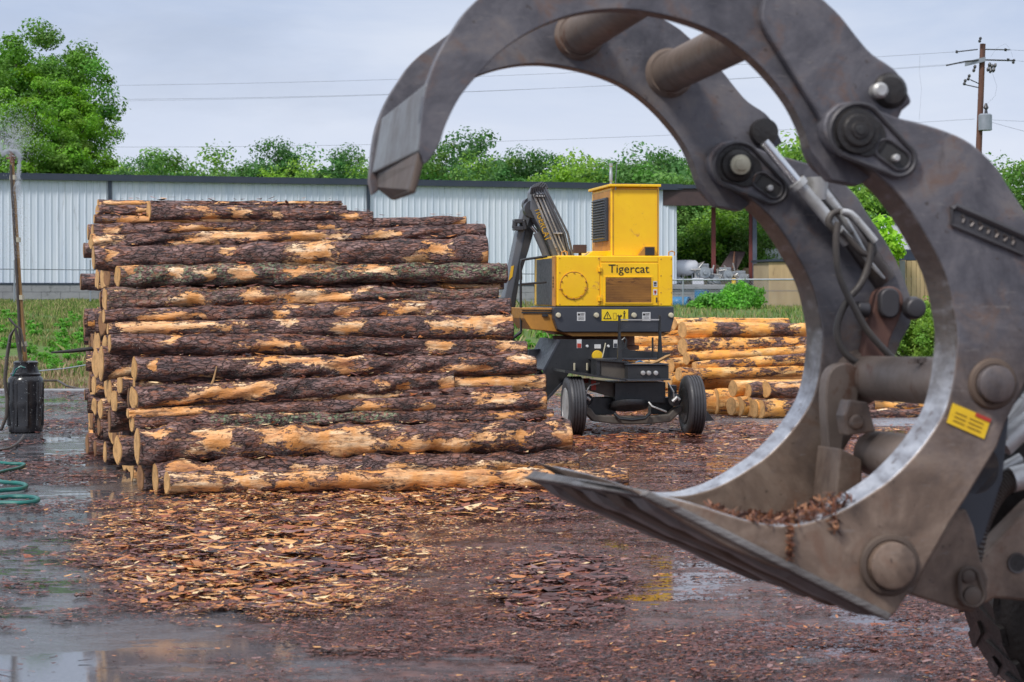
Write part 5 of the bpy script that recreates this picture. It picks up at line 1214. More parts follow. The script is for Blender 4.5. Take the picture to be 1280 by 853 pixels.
s_ = MB(); s_.v = []; mb = MB(); lrect(mb, 729, 473, 737, 479, .4, .02); lrect(mb, 739, 476, 745, 488, .13, .015); mb.build('red_decal', 'label_red', ld, world=False)
lpart('lower_bracket', 'charcoal', 838, 482, 846, 500, .3, .2); 
mb = MB(); lprism(mb, [(878, 509), (880, 509), (893, 526), (876, 527)], 1.2, .5); mb.build('outrigger_foot', 'chassis_black', ld, world=False)
def wheel(px, sgn, left):
    x = LP(px, 510, 0)[0]; r = .497; w2 = .135
    wh_ = bpy.data.objects.new('tmp', None)
    prof = [(-w2*.9, r*.60), (-w2*1.06, r*.72), (-w2*1.05, r*.86), (-w2*.93, r*.96)]
    for i in range(5):
        a0 = -w2*.86+i*(w2*1.72)/5; a1 = a0+(w2*1.72)/5
        prof += [(a0+.012, r), (a1-.008, r*1.003), (a1-.007, r*.972), (a1+.009, r*.972)] if i < 4 else [(a0+.012, r), (a1, r)]
    prof += [(w2*.93, r*.96), (w2*1.05, r*.86), (w2*1.06, r*.72), (w2*.9, r*.60)]
    mb = MB(); mb.lathe(prof, (x, 0, r), (1, 0, 0), 64); ty = mb.build('wheel', 'rubber_tread', ld, world=False, smooth=True)
    mb = MB(); s = -1
    mb.lathe([(-w2*.95, r*.62), (-w2*.98, r*.57), (-w2*.3, r*.52), (-w2*.1, r*.30), (-w2*.5, r*.26), (-w2*.55, r*.12)] if left else [(-w2*.95, r*.62), (-w2*.98, r*.57), (w2*.2, r*.54), (w2*.35, r*.28), (-w2*.2, r*.24), (-w2*.3, r*.1)], (x-.012, 0, r), (1, 0, 0), 40)
    rm = mb.build('rim', 'silver_dirty' if left else 'chassis_black', ty, world=False, smooth=True)
    mb = MB()
    for i in range(8):
        a_ = 2*math.pi*i/8; mb.lathe([(-.06, .016), (0, .018)], (x-.03 if left else x-.06, .2*math.cos(a_)*.62*1.6, r+.2*math.sin(a_)*.62*1.6), (1, 0, 0), 6)
    mb.build('wheel_nuts', 'silver_dirty', ty, world=False)
    bpy.data.objects.remove(wh_)
wheel(717, -1, True); wheel(865, 1, False)

# ------------------------------------------------------------------ sprinkler drum, hoses, spray
DY = 35.4; D0 = at(32, 541, DY); D0[2] = 0
dm = thing('sprinkler_barrel', tuple(D0), 'black plastic barrel holding a tall brown sprinkler pole at the left edge', 'sprinkler')
mb = MB(); mb.lathe([(0, .24), (.02, .28), (.10, .295), (.14, .285), (.45, .30), (.50, .31), (.55, .30), (.86, .30), (.92, .29), (.97, .24)], D0, (0, 0, 1), 40); dbx = mb.build('barrel', 'drum_black', dm, smooth=True)
mb = MB()
for i in range(10):
    a_ = 2*math.pi*i/10; mb.box((D0[0]+.292*math.cos(a_)-.02, D0[1]+.292*math.sin(a_)-.02, .12), (D0[0]+.292*math.cos(a_)+.02, D0[1]+.292*math.sin(a_)+.02, .86))
mb.build('ribs', 'drum_black', dbx, bevel=.008)
mb = MB(); mb.lathe([(.97, .25), (1.0, .26), (1.02, .23), (1.13, .20), (1.20, .21), (1.22, .17)], D0, (0, 0, 1), 32); mb.build('lid', 'drum_black', dm, smooth=True)
top = at(15.5, 204, DY)
mb = MB(); mb.tube([D0+np.array((-.0, 0, 1.1)), at(24, 350, DY), top], [.042, .036, .032], 10); mb.build('pole', 'pole_brown', dm, smooth=True)
mb = MB(); mb.tube([D0+np.array((-.06, -.05, 1.1)), at(21, 350, DY-.06), at(13.2, 206, DY-.06)], .022, 8); mb.build('water_pipe', 'hose_black', dm, smooth=True)
mb = MB()
for py in (222, 300, 372, 430): P = at(15.5+(py-204)*.062, py, DY); mb.tube([P-np.array((0, 0, .04)), P+np.array((0, 0, .04))], .062, 10)
mb.build('clamp', 'cream_metal', dm)
mb = MB(); mb.tube([top, top+np.array((-.01, 0, .16))], .045, 8); mb.tube([top+np.array((-.10, 0, .08)), top+np.array((.06, 0, .09))], .022, 8); mb.tube([top+np.array((.0, 0, .16)), top+np.array((-.07, 0, .22))], .02, 6); mb.build('sprinkler_head', 'rust_plate', dm, smooth=True)
mb = MB(); mb.tube([at(x_, y_, DY-.3) for x_, y_ in ((26, 452), (22, 425), (19, 410), (13, 420), (9, 445), (6, 475), (9, 500), (8, 520), (2, 536), (-20, 545))], .032, 8); mb.tube([at(x_, y_, DY-.25) for x_, y_ in ((11, 398), (18, 406), (26, 412), (31, 440))], .02, 6); mb.build('supply_hose', 'hose_black', dm, smooth=True)
mb = MB(); mb.tube([at(x_, y_, DY-.32) for x_, y_ in ((16, 470), (20, 462), (26, 458), (31, 460))], .014, 6); mb.build('green_tube', 'hose_teal', dm, smooth=True)
def gp(px, py, z=.045): x, y = proj_inv(px, py); return np.array((x, y, z))
def hose(name, pts, r, mat, label):
    P = smoothloop([gp(a, b) for a, b in pts], 6); mb = MB(); mb.tube(P, r, 8); return tag(mb.build(name, mat, smooth=True), label, 'hose')
hose('garden_hose', [(-40, 586), (-5, 583), (12, 584), (30, 585), (22, 590), (4, 594), (-12, 600), (2, 607), (24, 609), (33, 612), (26, 616), (4, 618), (-18, 622), (-14, 628), (14, 626), (42, 627), (47, 631), (30, 634), (4, 634), (-20, 633), (-30, 630)], .026, 'hose_teal', 'coiled teal garden hose on the wet asphalt at the left edge')
hose('hose', [(-30, 570), (0, 567), (14, 563), (24, 556), (30, 548)], .022, 'hose_black', 'black hose trailing on the ground from the barrel to the left edge')
# water: fine drops thrown by the sprinkler
def drops(n, P, sd):
    P = P+rng.normal(0, 1, (n, 3))*sd; s = rng.uniform(.0025, .0065, n)[:, None]
    t4 = np.array([(0, 0, 1.6), (1, 0, -.5), (-.6, .9, -.5), (-.6, -.9, -.5)])
    V = (P[:, None]+t4[None]*s[:, None]).reshape(-1, 3); F_ = (np.arange(n)[:, None, None]*4+np.array([(0, 1, 2), (0, 2, 3), (0, 3, 1), (1, 3, 2)])[None]).reshape(-1, 3)
    return V, F_
segs = []
def arc(n, a, b, sag, sd, w=1):
    u = rng.random(n)**w; a, b = np.array(a), np.array(b); P = a+(b-a)*u[:, None]; P[:, 2] += sag*4*u*(1-u); segs.append(P+rng.normal(0, 1, (n, 3))*(sd*(0.3+u[:, None])))
T = top+np.array((0, 0, .2))
arc(2600, T, at(4, 193, DY), .03, .016); arc(2200, T, at(25, 197, DY), .04, .02); arc(2600, at(25, 197, DY), at(20, 245, DY), .0, .03); arc(1600, at(4, 193, DY), at(-12, 170, DY), .05, .05)
arc(5000, T, at(12, 165, DY), .1, np.array((.26, .2, .26))); arc(2500, at(22, 230, DY), at(15, 330, DY), 0, .12)
arc(110, at(20, 420, DY-.5), at(40, 545, DY-.5), 0, np.array((.28, .12, .05)))
P = np.concatenate(segs); P = P[P[:, 2] > .03]; V, Q = drops(len(P), P, 0)
tag(mesh_np('water_spray', V, Q, 'droplets'), 'white water spray thrown from the sprinkler head', 'water', kind='stuff')
# ------------------------------------------------------------------ wheel loader with its log grapple (foreground)
NV = np.array((-.188, 1.0, -.022)); C1 = 7.55; SEP = C1/.83-C1
def GP(px, py, o=0.0):
    d = np.array(((px-CX)/F, 1, (HZ-py)/F)); return CAMP+d*((C1+o)/np.dot(d, NV))
def off(o): return NV*(o/np.dot(NV, NV))
NH = NV/np.linalg.norm(NV)
def paint_mat():
    m, t, b = nt('grapple_paint'); v = coords(t)
    sp = N(t, 'ShaderNodeSeparateXYZ'); t.links.new(v, sp.inputs[0])
    n1 = noise(t, v, 3.2, 9, .68, .4); n2 = noise(t, v, 14, 8, .7); n3 = noise(t, v, 5, 9, .72, .7)
    steel = ramp(t, n1, [(.32, (.048, .048, .060)), (.45, (.095, .092, .108)), (.55, (.140, .134, .150)), (.70, (.22, .19, .18))])
    mud = ramp(t, n1, [(.32, (.085, .060, .048)), (.46, (.17, .120, .092)), (.56, (.24, .175, .135)), (.70, (.33, .26, .205))])
    hz = math_(t, 'ADD', math_(t, 'MULTIPLY', sp.outputs[2], -.85), math_(t, 'ADD', 1.62, math_(t, 'MULTIPLY', n3, 1.0)))
    col = mix(t, ramp(t, hz, [(.15, 0), (.75, 1)]), steel, mud)
    rust = ramp(t, math_(t, 'MULTIPLY', n3, math_(t, 'ADD', .62, math_(t, 'MULTIPLY', n1, .7))), [(.53, 0), (.66, .6)])
    col = mix(t, rust, col, (.165, .088, .058))
    gsc = ramp(t, noise(t, coords(t, (.25, 1, 2.2)), 26, 6, .75), [(.60, 0), (.66, .5)]); col = mix(t, gsc, col, (.26, .24, .23))
    spk = ramp(t, noise(t, v, 30, 4, .6), [(.66, 0), (.70, .7)]); col = mix(t, spk, col, (.05, .035, .03))
    scr = ramp(t, noise(t, coords(t, (1, 1, .18)), 9, 6, .7), [(.66, 0), (.74, .6)]); col = mix(t, scr, col, (.055, .045, .045))
    lit = ramp(t, n2, [(.3, .93), (.7, 1.12)]); 
    # worn and rusty along plate edges
    t.links.new(col, b.inputs['Base Color']); t.links.new(ramp(t, n2, [(.3, .42), (.7, .62)]), b.inputs['Roughness']); b.inputs['Metallic'].default_value = .15
    bump(t, b, math_(t, 'ADD', n2, n1), .25, .012); MATS['grapple_paint'] = m
paint_mat()
ORG = GP(1240, 480, 1.2); ORG[2] = 0
wl = thing('wheel_loader', tuple(ORG+np.array((1.2, .6, 0))), 'foreground wheel loader reaching in from the right with a huge worn steel log grapple', 'wheel loader')

def gprism(mb, pts, o, d, side=None, trace=None, dup=False):
    tr_ = o if trace is None else trace
    for s in ((0, SEP) if dup else (0,)):
        mb.prism([GP(a, b, tr_)+off(o-tr_)+off(s) for a, b in pts], off(d), side=side)
def gcirc(px, py, r, n=28, a0=0): return [(px+r*math.cos(a0+2*math.pi*i/n), py+r*math.sin(a0+2*math.pi*i/n)) for i in range(n)]
def stadium(p, q, r1, r2, n=12):
    p, q = np.array(p, float), np.array(q, float); a = math.atan2(*(q-p)[::-1]); out = []
    for i in range(n+1): t_ = a+math.pi/2+math.pi*i/n; out.append(tuple(p+r1*np.array((math.cos(t_), math.sin(t_)))))
    for i in range(n+1): t_ = a-math.pi/2+math.pi*i/n; out.append(tuple(q+r2*np.array((math.cos(t_), math.sin(t_)))))
    return out
def rim_mat():
    m, t, b = nt('rim'); v = coords(t)
    sp = N(t, 'ShaderNodeSeparateXYZ'); t.links.new(v, sp.inputs[0])
    n3 = noise(t, v, 4, 8, .7, .6); n2 = noise(t, v, 12, 8, .75); n1 = noise(t, coords(t, (1, .2, 1)), 22, 5, .6)
    f = ramp(t, math_(t, 'ADD', math_(t, 'MULTIPLY', sp.outputs[2], -1.3), math_(t, 'ADD', 2.62, n3)), [(.35, 0), (.75, 1)])  # blends by height from painted shade above to sky-bright wear below
    dark = ramp(t, n1, [(.35, (.045, .033, .028)), (.55, (.085, .065, .055)), (.75, (.20, .19, .20))])  # brown steel, with the shade of the down-facing rim painted in
    worn = ramp(t, n1, [(.30, (.26, .25, .27)), (.5, (.44, .45, .49)), (.7, (.62, .63, .67))])  # real wear, with the sky's white on the up-facing rim painted in
    col = mix(t, f, dark, worn); col = mix(t, ramp(t, n2, [(.58, 0), (.64, .8)]), col, (.10, .06, .045))
    t.links.new(col, b.inputs['Base Color']); b.inputs['Roughness'].default_value = .38
    t.links.new(math_(t, 'MULTIPLY', f, .5), b.inputs['Metallic']); bump(t, b, n2, .3, .01); MATS['rim'] = m
rim_mat()
# --- upper tong side plate outline
inner_u = [(529,206),(537,200),(549,180),(558,154),(575,121),(598,93),(624,66),(657,43),(690,27),(722,17),(755,12),(788,12),(821,17),(854,25),(887,37),(912,51),(937,70),(962,95),(987,127),(1003,158),(1012,185)]
outer_u = [(1040,225),(1075,232),(1108,205),(1118,165),(1122,140),(1135,131),(1122,102),(1110,87),(1085,70),(1067,50),(1045,22),(1022,0),(985,-38),(939,-64),(900,-78),(840,-84),(770,-78),(710,-66),(660,-45),(620,-18),(596,0),(580,17),(570,32),(557,52),(545,75),(535,102),(530,125),(527,150),(524,185)]
iu = smoothloop(inner_u, 4); ou = [np.array(p, float) for p in outer_u[:6]]+smoothloop(outer_u[6:], 3)
loop = iu+ou; side = [1]*(len(iu)-1)+[0]*(len(ou)+1); side[-1] = 0
NB = .012
mb = MB(); gprism(mb, loop, 0, .09, side=side)
ut = mb.build('upper_tong', ['grapple_paint', 'rim'], wl, smooth=True, bevel=NB); tag(ut, 'curved upper tong of two parallel side plates with a blunt grey tip')
mb = MB(); gprism(mb, loop, SEP, .09, side=side, trace=0); mb.build('far_side_plate', ['grapple_paint', 'rim'], ut, smooth=True, bevel=NB)
db_ = smoothloop([(950,-55),(948,0),(946,20),(950,37),(975,77),(1000,117),(1020,150),(1035,185)], 4)+[(1100,190),(1122,140)]+smoothloop([(1134,130),(1122,102),(1110,87),(1085,70),(1067,50),(1045,22),(1022,0),(985,-38)], 3)
mb = MB(); gprism(mb, db_, -.055, .052, trace=0); mb.build('doubler_plate', 'grapple_paint', ut, bevel=NB)
# pin lug and pins
for s, nm in ((0, 0), (SEP, 1)):
    mb = MB(); c = GP(1106, 116)+off(s); mb.lathe([(-.085, .02), (-.08, .05), (-.07, .055), (-.065, .062), (-.052, .070), (.1, .072)] if not nm else [(-.05, .03), (-.045, .06), (.1, .07)], c, NH, 28); mb.build('lug_pin', 'greasy_black', ut, smooth=True)
    if not nm:
        mb = MB(); mb.lathe([(-.11, .02), (-.1, .03), (-.05, .03)], GP(1089, 117), NH, 12); mb.build('grease_cap', 'silver_dirty', ut, smooth=True)
# cross tubes of the upper tong
for px, py in ((969, 26.5), (835, -30)):
    a = GP(px, py)+off(.09); b = GP(px, py)+off(SEP); mb = MB(); mb.tube([a, b], .088, 32, caps=False); mb.tube([b-off(.03), b-off(.002)], [.098, .112], 32); mb.build('cross_tube', 'tube_steel', ut, smooth=True)
# tip plate and lip
def loft(mb, la, lb, m=None):
    n = len(la); mb.add(list(la)+list(lb), [], m); o = len(mb.v)-2*n
    mb.f += [[o+i for i in range(n)], [o+n+i for i in range(n)][::-1]]+[[o+i, o+(i+1) % n, o+n+(i+1) % n, o+n+i] for i in range(n)]; mb.m += [mb.cur]*(n+2)
sN, sF = -.004, SEP+.09
mb = MB(); loft(mb, [GP(532, 104, .02), GP(521, 190, .02), GP(532, 190, .02), GP(543, 104, .02)], [GP(474, 150, sF+.01), GP(462, 218, sF+.01), GP(476, 218, sF+.01), GP(488, 152, sF+.01)]); mb.build('tip_plate', 'tip_steel', ut, bevel=.008)
mb = MB(); loft(mb, [GP(523, 189, sN), GP(529, 207, sN), GP(519, 243, sN), GP(511, 240, sN), GP(519, 205, sN)], [GP(469, 217, sF), GP(480, 224, sF), GP(494, 251, sF), GP(488, 249, sF), GP(469, 234, sF)]); mb.build('tip_lip', 'grapple_low', ut, bevel=.012)

# --- lower fork body
edge_r = smoothloop([(1047,130),(1065,127),(1090,134),(1122,147),(1147,153),(1185,165),(1215,180),(1245,208),(1262,235),(1280,262),(1305,305),(1322,348),(1330,375),(1326,402),(1312,428),(1302,455)], 3)+[(1283,478),(1259,525),(1247,558),(1208,623),(1187,655),(1150,722),(1120,766),(1110,775)]
edge_b = [(1085,761),(1047,742),(997,718),(960,707),(905,682),(857,655),(802,621),(790,612)]
inner_l = smoothloop([(810,617),(827,620),(865,629),(902,641),(940,652),(970,657),(998,656),(1022,650),(1042,643),(1067,630),(1092,614),(1112,600),(1137,576),(1160,548),(1180,515),(1190,480),(1195,442),(1196,415),(1192,388),(1185,355),(1175,328),(1160,300),(1142,270),(1122,243),(1097,219),(1075,203),(1050,190),(1036,176),(1030,158),(1034,142)], 4)
loopL = edge_r+edge_b+inner_l; nR, nB_, nI = len(edge_r), len(edge_b), len(inner_l)
side = [0]*(nR+nB_)+[(2 if (inner_l[i][1] > 455) else 1) if inner_l[i][1] > 196 else 0 for i in range(nI)]
FL_, TH_ = -.09, .23
mb = MB(); mb.prism([GP(a, b, FL_) for a, b in loopL], off(TH_), side=side)
lf = mb.build('lower_fork', ['grapple_paint', 'rim', 'rim'], wl, smooth=True, bevel=NB)
mb = MB(); mb.prism([GP(a, b, FL_)+off(SEP) for a, b in loopL], off(TH_), side=side); mb.build('far_cheek', ['grapple_paint', 'rim', 'rim'], lf, smooth=True, bevel=NB); tag(lf, 'ring-shaped lower fork of two thick cheeks with a polished inner rim and pointed sole')
for s in (0, SEP): mb = MB(); mb.prism([GP(a, b, .12)+off(s+.022) for a, b in gcirc(1062, 172, 56, 40)], off(.05)); mb.build('back_cheek', 'rim_steel', lf, smooth=True, bevel=.01)
# pin with keeper slot, on both cheeks
for s, nm in ((0, 0), (SEP, 1)):
    Pc, Qc = (1070, 166), (1120, 200)
    mb = MB(); mb.prism([GP(a, b, FL_)+off(s-.018) for a, b in stadium(Pc, Qc, 37, 23)], off(.016)); kp = mb.build('pin_keeper', 'grapple_paint', lf, bevel=.006)
    mb = MB(); ring = [GP(a, b, FL_)+off(s-.024) for a, b in stadium(Pc, Qc, 35, 21)]; ring.append(ring[0]); mb.tube(ring, .010, 6, caps=False); mb.build('raised_bead', 'doubler_steel', kp, smooth=True)
    mb = MB(); mb.prism([GP(a, b, FL_)+off(s-.0225) for a, b in stadium((1104, 188), (1122, 201), 11, 11)], off(.004)); mb.build('slot', 'rubber', kp)
    mb = MB(); ring = [GP(a, b, FL_)+off(s-.026) for a, b in stadium((1104, 188), (1122, 201), 12.5, 12.5)]; ring.append(ring[0]); mb.tube(ring, .006, 6, caps=False); mb.build('slot_rim', 'doubler_steel', kp, smooth=True)
    mb = MB(); mb.lathe([(-.03, .010), (-.026, .014), (0, .014)], GP(1115, 199, FL_)+off(s-.024), NH, 8); mb.build('slot_bolt', 'silver_dirty', kp)
    c = GP(1068, 165, FL_)+off(s)
    mb = MB(); mb.prism([GP(a, b, FL_)+off(s-.028) for a, b in stadium((1064, 163), (1080, 172), 29, 25)], off(.009)); mb.build('grease_stain', 'greasy_black', kp, bevel=.004)
    if nm: mb = MB(); mb.lathe([(-.07, .03), (-.065, .048), (-.05, .052), (-.042, .07), (-.02, .078)], c, NH, 28); hb_ = mb.build('pivot_pin', 'greasy_black', lf, smooth=True); mb = MB(); mb.lathe([(-.11, .012), (-.105, .026), (-.09, .03), (-.085, .044), (-.07, .044), (-.069, .03)], c, NH, 16); mb.build('grease_nut', 'cream_metal', hb_, smooth=True)
    else: mb = MB(); mb.lathe([(-.066, .014), (-.064, .03), (-.058, .034), (-.057, .055), (-.050, .062), (-.044, .064), (-.042, .082), (-.02, .088)], c, NH, 32); hb_ = mb.build('pivot_pin', 'greasy_black', lf, smooth=True); mb = MB(); mb.lathe([(-.072, .008), (-.071, .016), (-.062, .02)], c-off(.0), NH, 14); mb.build('pin_cap', 'rubber', hb_, smooth=True)
# boss discs on the near cheek
def boss(px, py, r, label=None):
    c = GP(px, py, FL_); s = C1/F*1.0
    mb = MB(); R_ = r*s; mb.lathe([(-.055, R_*.90), (-.05, R_*.99), (-.035, R_*1.0), (-.004, R_*1.02)], c, NH, 48); o_ = mb.build('boss', 'grapple_paint', lf, smooth=True)
    mb = MB(); ring = [c-off(.004)+1.13*R_*(math.cos(a)*np.array((1, .188, 0))/1.0176+math.sin(a)*np.array((0, 0, 1))) for a in np.linspace(0, 2*math.pi, 49)]; mb.tube(ring, .018, 8, caps=False); mb.build('weld_ring', 'grapple_low', o_, smooth=True)
boss(1240, 480, 24); boss(1111, 706, 30)
# cast nameplate and yellow sticker
def quadp(mb, pts, o, d): mb.prism([GP(a, b, FL_)+off(o) for a, b in pts], off(d))
mb = MB(); quadp(mb, [(1187, 262), (1193, 257), (1287, 298), (1284, 318), (1277, 321), (1187, 282)], -.010, .008); npl = mb.build('nameplate', 'doubler_steel', lf, bevel=.004)
mb = MB(); rg_ = [GP(a, b, FL_)-off(.012) for a, b in ((1189, 262), (1193, 258), (1286, 299), (1283, 317), (1277, 319), (1188, 281), (1189, 262))]; mb.tube(rg_[:3], .014, 6); mb.tube(rg_[2:], .006, 6); mb.build('raised_edge', 'doubler_steel', npl, smooth=True)
mb = MB()
for i in range(7):
    u = i/6; cx_, cy_ = 1203+62*u, 273+27.5*u; mb.tube([GP(cx_-2, cy_-4+(i % 2)*2, FL_)-off(.0125), GP(cx_+1+(i % 3), cy_+1, FL_)-off(.0125), GP(cx_-1, cy_+6, FL_)-off(.0125)], .006, 5)
mb.build('cast_marks', 'rim_steel', npl)
mb = MB(); quadp(mb, [(1190.5, 504), (1238, 524), (1229.5, 549), (1183, 528.5)], -.006, .004); stk = mb.build('sticker', 'label_yellow', lf)
mb = MB(); quadp(mb, [(1219, 516), (1238, 524), (1236.5, 528.5), (1218, 520.5)], -.009, .002); mb.build('red_corner', 'label_red', stk)
mb = MB()
for i in range(3):
    for (u0, u1) in ((.12, .42), (.5, .86)):
        def sp2(u, v): a = np.array((1190.5, 504))*(1-u)+np.array((1238, 524))*u; b = np.array((1183, 528.5))*(1-u)+np.array((1229.5, 549))*u; return tuple(a*(1-v)+b*v)
        v = .34+i*.2; quadp(mb, [sp2(u0, v), sp2(u1, v), sp2(u1, v+.05), sp2(u0, v+.05)], -.0085, .0015)
mb.build('small_print', 'ink_brown', stk)
# sole plate with long wear bars
def SPt(u, v, lift=0.0):
    """u: 0 tip .. 1 heel, v: 0 near cheek .. 1 far cheek"""
    a0, a1 = GP(800, 619, FL_-.02), GP(1111, 777, FL_-.02); b0, b1 = GP(655, 598, SEP+.14), GP(952, 722, SEP+.14)
    p = (a0*(1-u)+a1*u)*(1-v)+(b0*(1-u)+b1*u)*v
    nrm = np.cross(a1-a0, b0-a0); nrm /= np.linalg.norm(nrm)
    if np.dot(nrm, CAMP-p) < 0: nrm = -nrm
    return p+nrm*lift
mb = MB(); loft(mb, [SPt(0, 0), SPt(1, 0), SPt(1, 0, -.03), SPt(.02, 0, -.03)], [SPt(0, 1), SPt(1, 1), SPt(1, 1, -.05), SPt(.02, 1, -.05)]); sol = mb.build('sole_plate', 'wear_plate', lf, bevel=.008)
rg = np.random.default_rng(5)
for i in range(5):
    v0 = .03+i*.195; v1 = v0+.125; mb = MB()
    n = 16; la = []; vs = []
    for k in range(n+1):
        u = .03+.94*k/n*(1-.0*i); h = .026+rg.uniform(-.006, .006)
        if k in (0, n): h = .002
        vs += [SPt(u, v0+rg.uniform(-.006, .006), .001), SPt(u, v0+.015, h), SPt(u, v1-.015, h), SPt(u, v1+rg.uniform(-.006, .006), .001)]
    mb.add(vs, [(k*4+j, k*4+j+1, k*4+j+5, k*4+j+4) for k in range(n) for j in range(3)]); mb.build('wear_bar', ('tip_steel', 'grapple_low')[i % 2], sol)
# long tongue plate rising behind the point, closing the tip between the cheeks
mb = MB(); loft(mb, [GP(800, 616, -.05), GP(870, 640, -.05), GP(873, 636, -.05), GP(790, 611, -.05)], [GP(652, 597, SEP+.14), GP(742, 620, SEP+.14), GP(744, 616, SEP+.14), GP(672, 592, SEP+.14)]); mb.build('tip_bar', 'grapple_low', lf, bevel=.008)

# cross tubes between the lower cheeks, bracket
a = GP(1240, 480, 0)+off(.1); b = GP(1240, 480, 0)+off(SEP-.08)
mb = MB(); mb.tube([a, b], .098, 36, caps=False); mb.tube([b-off(.08), b-off(.01)], [.105, .125], 36); lt = mb.build('cross_tube', 'tube_steel', lf, smooth=True)
mb = MB()
for px_, py_ in ((1141, 449), (1153, 448)): mb.tube([GP(px_, py_+6, .55), GP(px_, py_-1, .55)], [.022, .018], 8)
mb.build('bolt_heads', 'tube_steel', lt, smooth=True)
a = GP(1238, 588, 0)+off(.15); b = GP(1238, 588, 0)+off(SEP-.3); mb = MB(); mb.tube([a, b], .10, 32); mb.build('cross_tube', 'tube_steel', lf, smooth=True)
mb = MB(); mb.prism([GP(x_, y_, SEP-.28) for x_, y_ in smoothloop([(1036, 600), (1035, 560), (1032, 500), (1036, 468), (1050, 455), (1068, 457), (1074, 480), (1070, 520), (1055, 548), (1052, 600), (1044, 650), (1036, 655)], 3, True)], off(.10)); mb.build('bracket', 'tube_steel', lf, smooth=True, bevel=.008)
mb = MB(); mb.prism([GP(x_, y_, SEP-.5) for x_, y_ in ((1062, 500), (1085, 503), (1095, 540), (1060, 545), (1056, 520))], off(.12)); mb.lathe([(-.02, .03), (0, .035)], GP(1070, 528, SEP-.5), NH, 16); mb.build('bracket', 'grapple_paint', lf, bevel=.008)
mb = MB(); mb.prism([GP(x_, y_, SEP-.45) for x_, y_ in ((1050, 560), (1078, 575), (1078, 620), (1060, 660), (1040, 660))], off(.3)); mb.build('inner_web', 'grapple_paint', lf, bevel=.01)

# hydraulic cylinder on the far cheek with its hoses
s_o = SEP-.17
def FP(px, py, o=0.0):   # pixel seen on the far frame
    return GP(px, py, SEP+FL_+o)
mb = MB(); mb.tube([FP(955, 178, -.10), FP(1000, 232, -.10)], .023, 16); rod = mb.build('cylinder_rod', 'chrome', wl, smooth=True)
mb = MB(); mb.tube([FP(996, 227, -.10), FP(1001, 233, -.10)], .040, 16); mb.tube([FP(1001, 233, -.10), FP(1060, 303, -.08)], .029, 16); cyl = mb.build('cylinder_gland', 'silver_dirty', wl, smooth=True)
mb = MB(); mb.tube([FP(1014, 232, .0), FP(1060, 288, .0), FP(1106, 352, .0)], .055, 24); mb.build('cylinder_barrel', 'rim_steel', wl, smooth=True)
mb = MB(); mb.tube([FP(1022, 235, -.06), FP(1048, 262, -.06), FP(1070, 300, -.05), FP(1085, 325, -.04), FP(1105, 348, -.04)], [.034, .018, .018, .016, .016], 10); mb.lathe([(-.05, .04), (.05, .05)], FP(1022, 236, -.06), (0, 0, 1), 12); mb.build('pressure_pipe', 'silver_dirty', cyl, smooth=True)
mb = MB(); mb.prism([FP(x_, y_, -.09) for x_, y_ in smoothloop([(1092, 385), (1097, 365), (1112, 358), (1126, 364), (1130, 380), (1124, 400), (1113, 425), (1104, 462), (1078, 462), (1084, 420)], 3, True)], off(.08)); lug = mb.build('cylinder_lug', 'red_rust', lf, smooth=True, bevel=.008)
mb = MB(); mb.prism([FP(x_, y_, -.14) for x_, y_ in stadium((1113, 372), (1113, 386), 12, 12)], off(.05)); mb.lathe([(-.16, .02), (-.155, .045), (-.10, .055)], FP(1130, 386), NH, 14); mb.tube([FP(1070, 386, -.10), FP(1086, 388, -.10)], .035, 10); mb.build('lug_pin', 'doubler_steel', lug, smooth=True, bevel=.008)
def ghose(name, pts, r, mat='hose_black', o=-.12, parent=wl):
    P_ = [FP(a_[0], a_[1], o+(a_[2] if len(a_) > 2 else 0)) for a_ in smoothloop([tuple(p)+(0,)*(3-len(p)) for p in pts], 6)]; mb = MB(); mb.tube(P_, r, 10); return mb.build(name, mat, parent, smooth=True)
ghose('hydraulic_hose', [(1046, 292), (1036, 280), (1040, 268), (1052, 265), (1068, 274), (1082, 292), (1092, 308), (1090, 318), (1078, 316), (1062, 300), (1052, 290)], .015)
ghose('hydraulic_hose', [(1048, 278), (1045, 300), (1047, 335), (1056, 362), (1068, 385), (1082, 410), (1100, 432), (1120, 452)], .016, o=-.16)
ghose('hydraulic_hose', [(1090, 300), (1086, 330), (1076, 355), (1062, 372), (1051, 392), (1046, 415), (1052, 436), (1066, 450), (1082, 456), (1100, 458)], .016, o=-.13)
ghose('pressure_pipe', [(1052, 265), (1064, 268), (1080, 285), (1094, 302)], .016, 'silver_dirty', o=-.15)
# bark caught in the ring
def debris(n, fn, size, name, parent):
    vs, fs, cols = [], [], []
    for i in range(n):
        p = fn(i); L = rng.uniform(*size); W = L*rng.uniform(.12, .35); q = rng.normal(size=3); q /= np.linalg.norm(q); r_ = np.cross(q, rng.normal(size=3)); r_ /= np.linalg.norm(r_)
        k = len(vs); vs += [p-q*L, p-q*L*.3+r_*W, p+q*L*.8+r_*W*.6, p+q*L, p+q*L*.3-r_*W, p-q*L*.7-r_*W*.8]; fs += [[k, k+1, k+2, k+3], [k, k+3, k+4, k+5]]
        c = np.array([(.26, .10, .05), (.14, .055, .035), (.38, .17, .08), (.07, .03, .02)][rng.integers(4)]); cols += [c]*6
    return mesh_np(name, np.array(vs), np.array(fs), 'chips', np.array(cols), parent)
inl = np.array([p for p in inner_l if p[1] > 615 and p[0] > 905 and p[0] < 1068])
def onrim(i):
    p = inl[rng.integers(len(inl))]; return GP(p[0]+rng.normal(0, 6), p[1]-rng.uniform(0, 9)+1, FL_)+off(rng.uniform(0, .3))
tag(debris(620, onrim, (.008, .032), 'bark_debris', lf), 'reddish bark scraps caught in the bottom of the ring', kind='stuff')
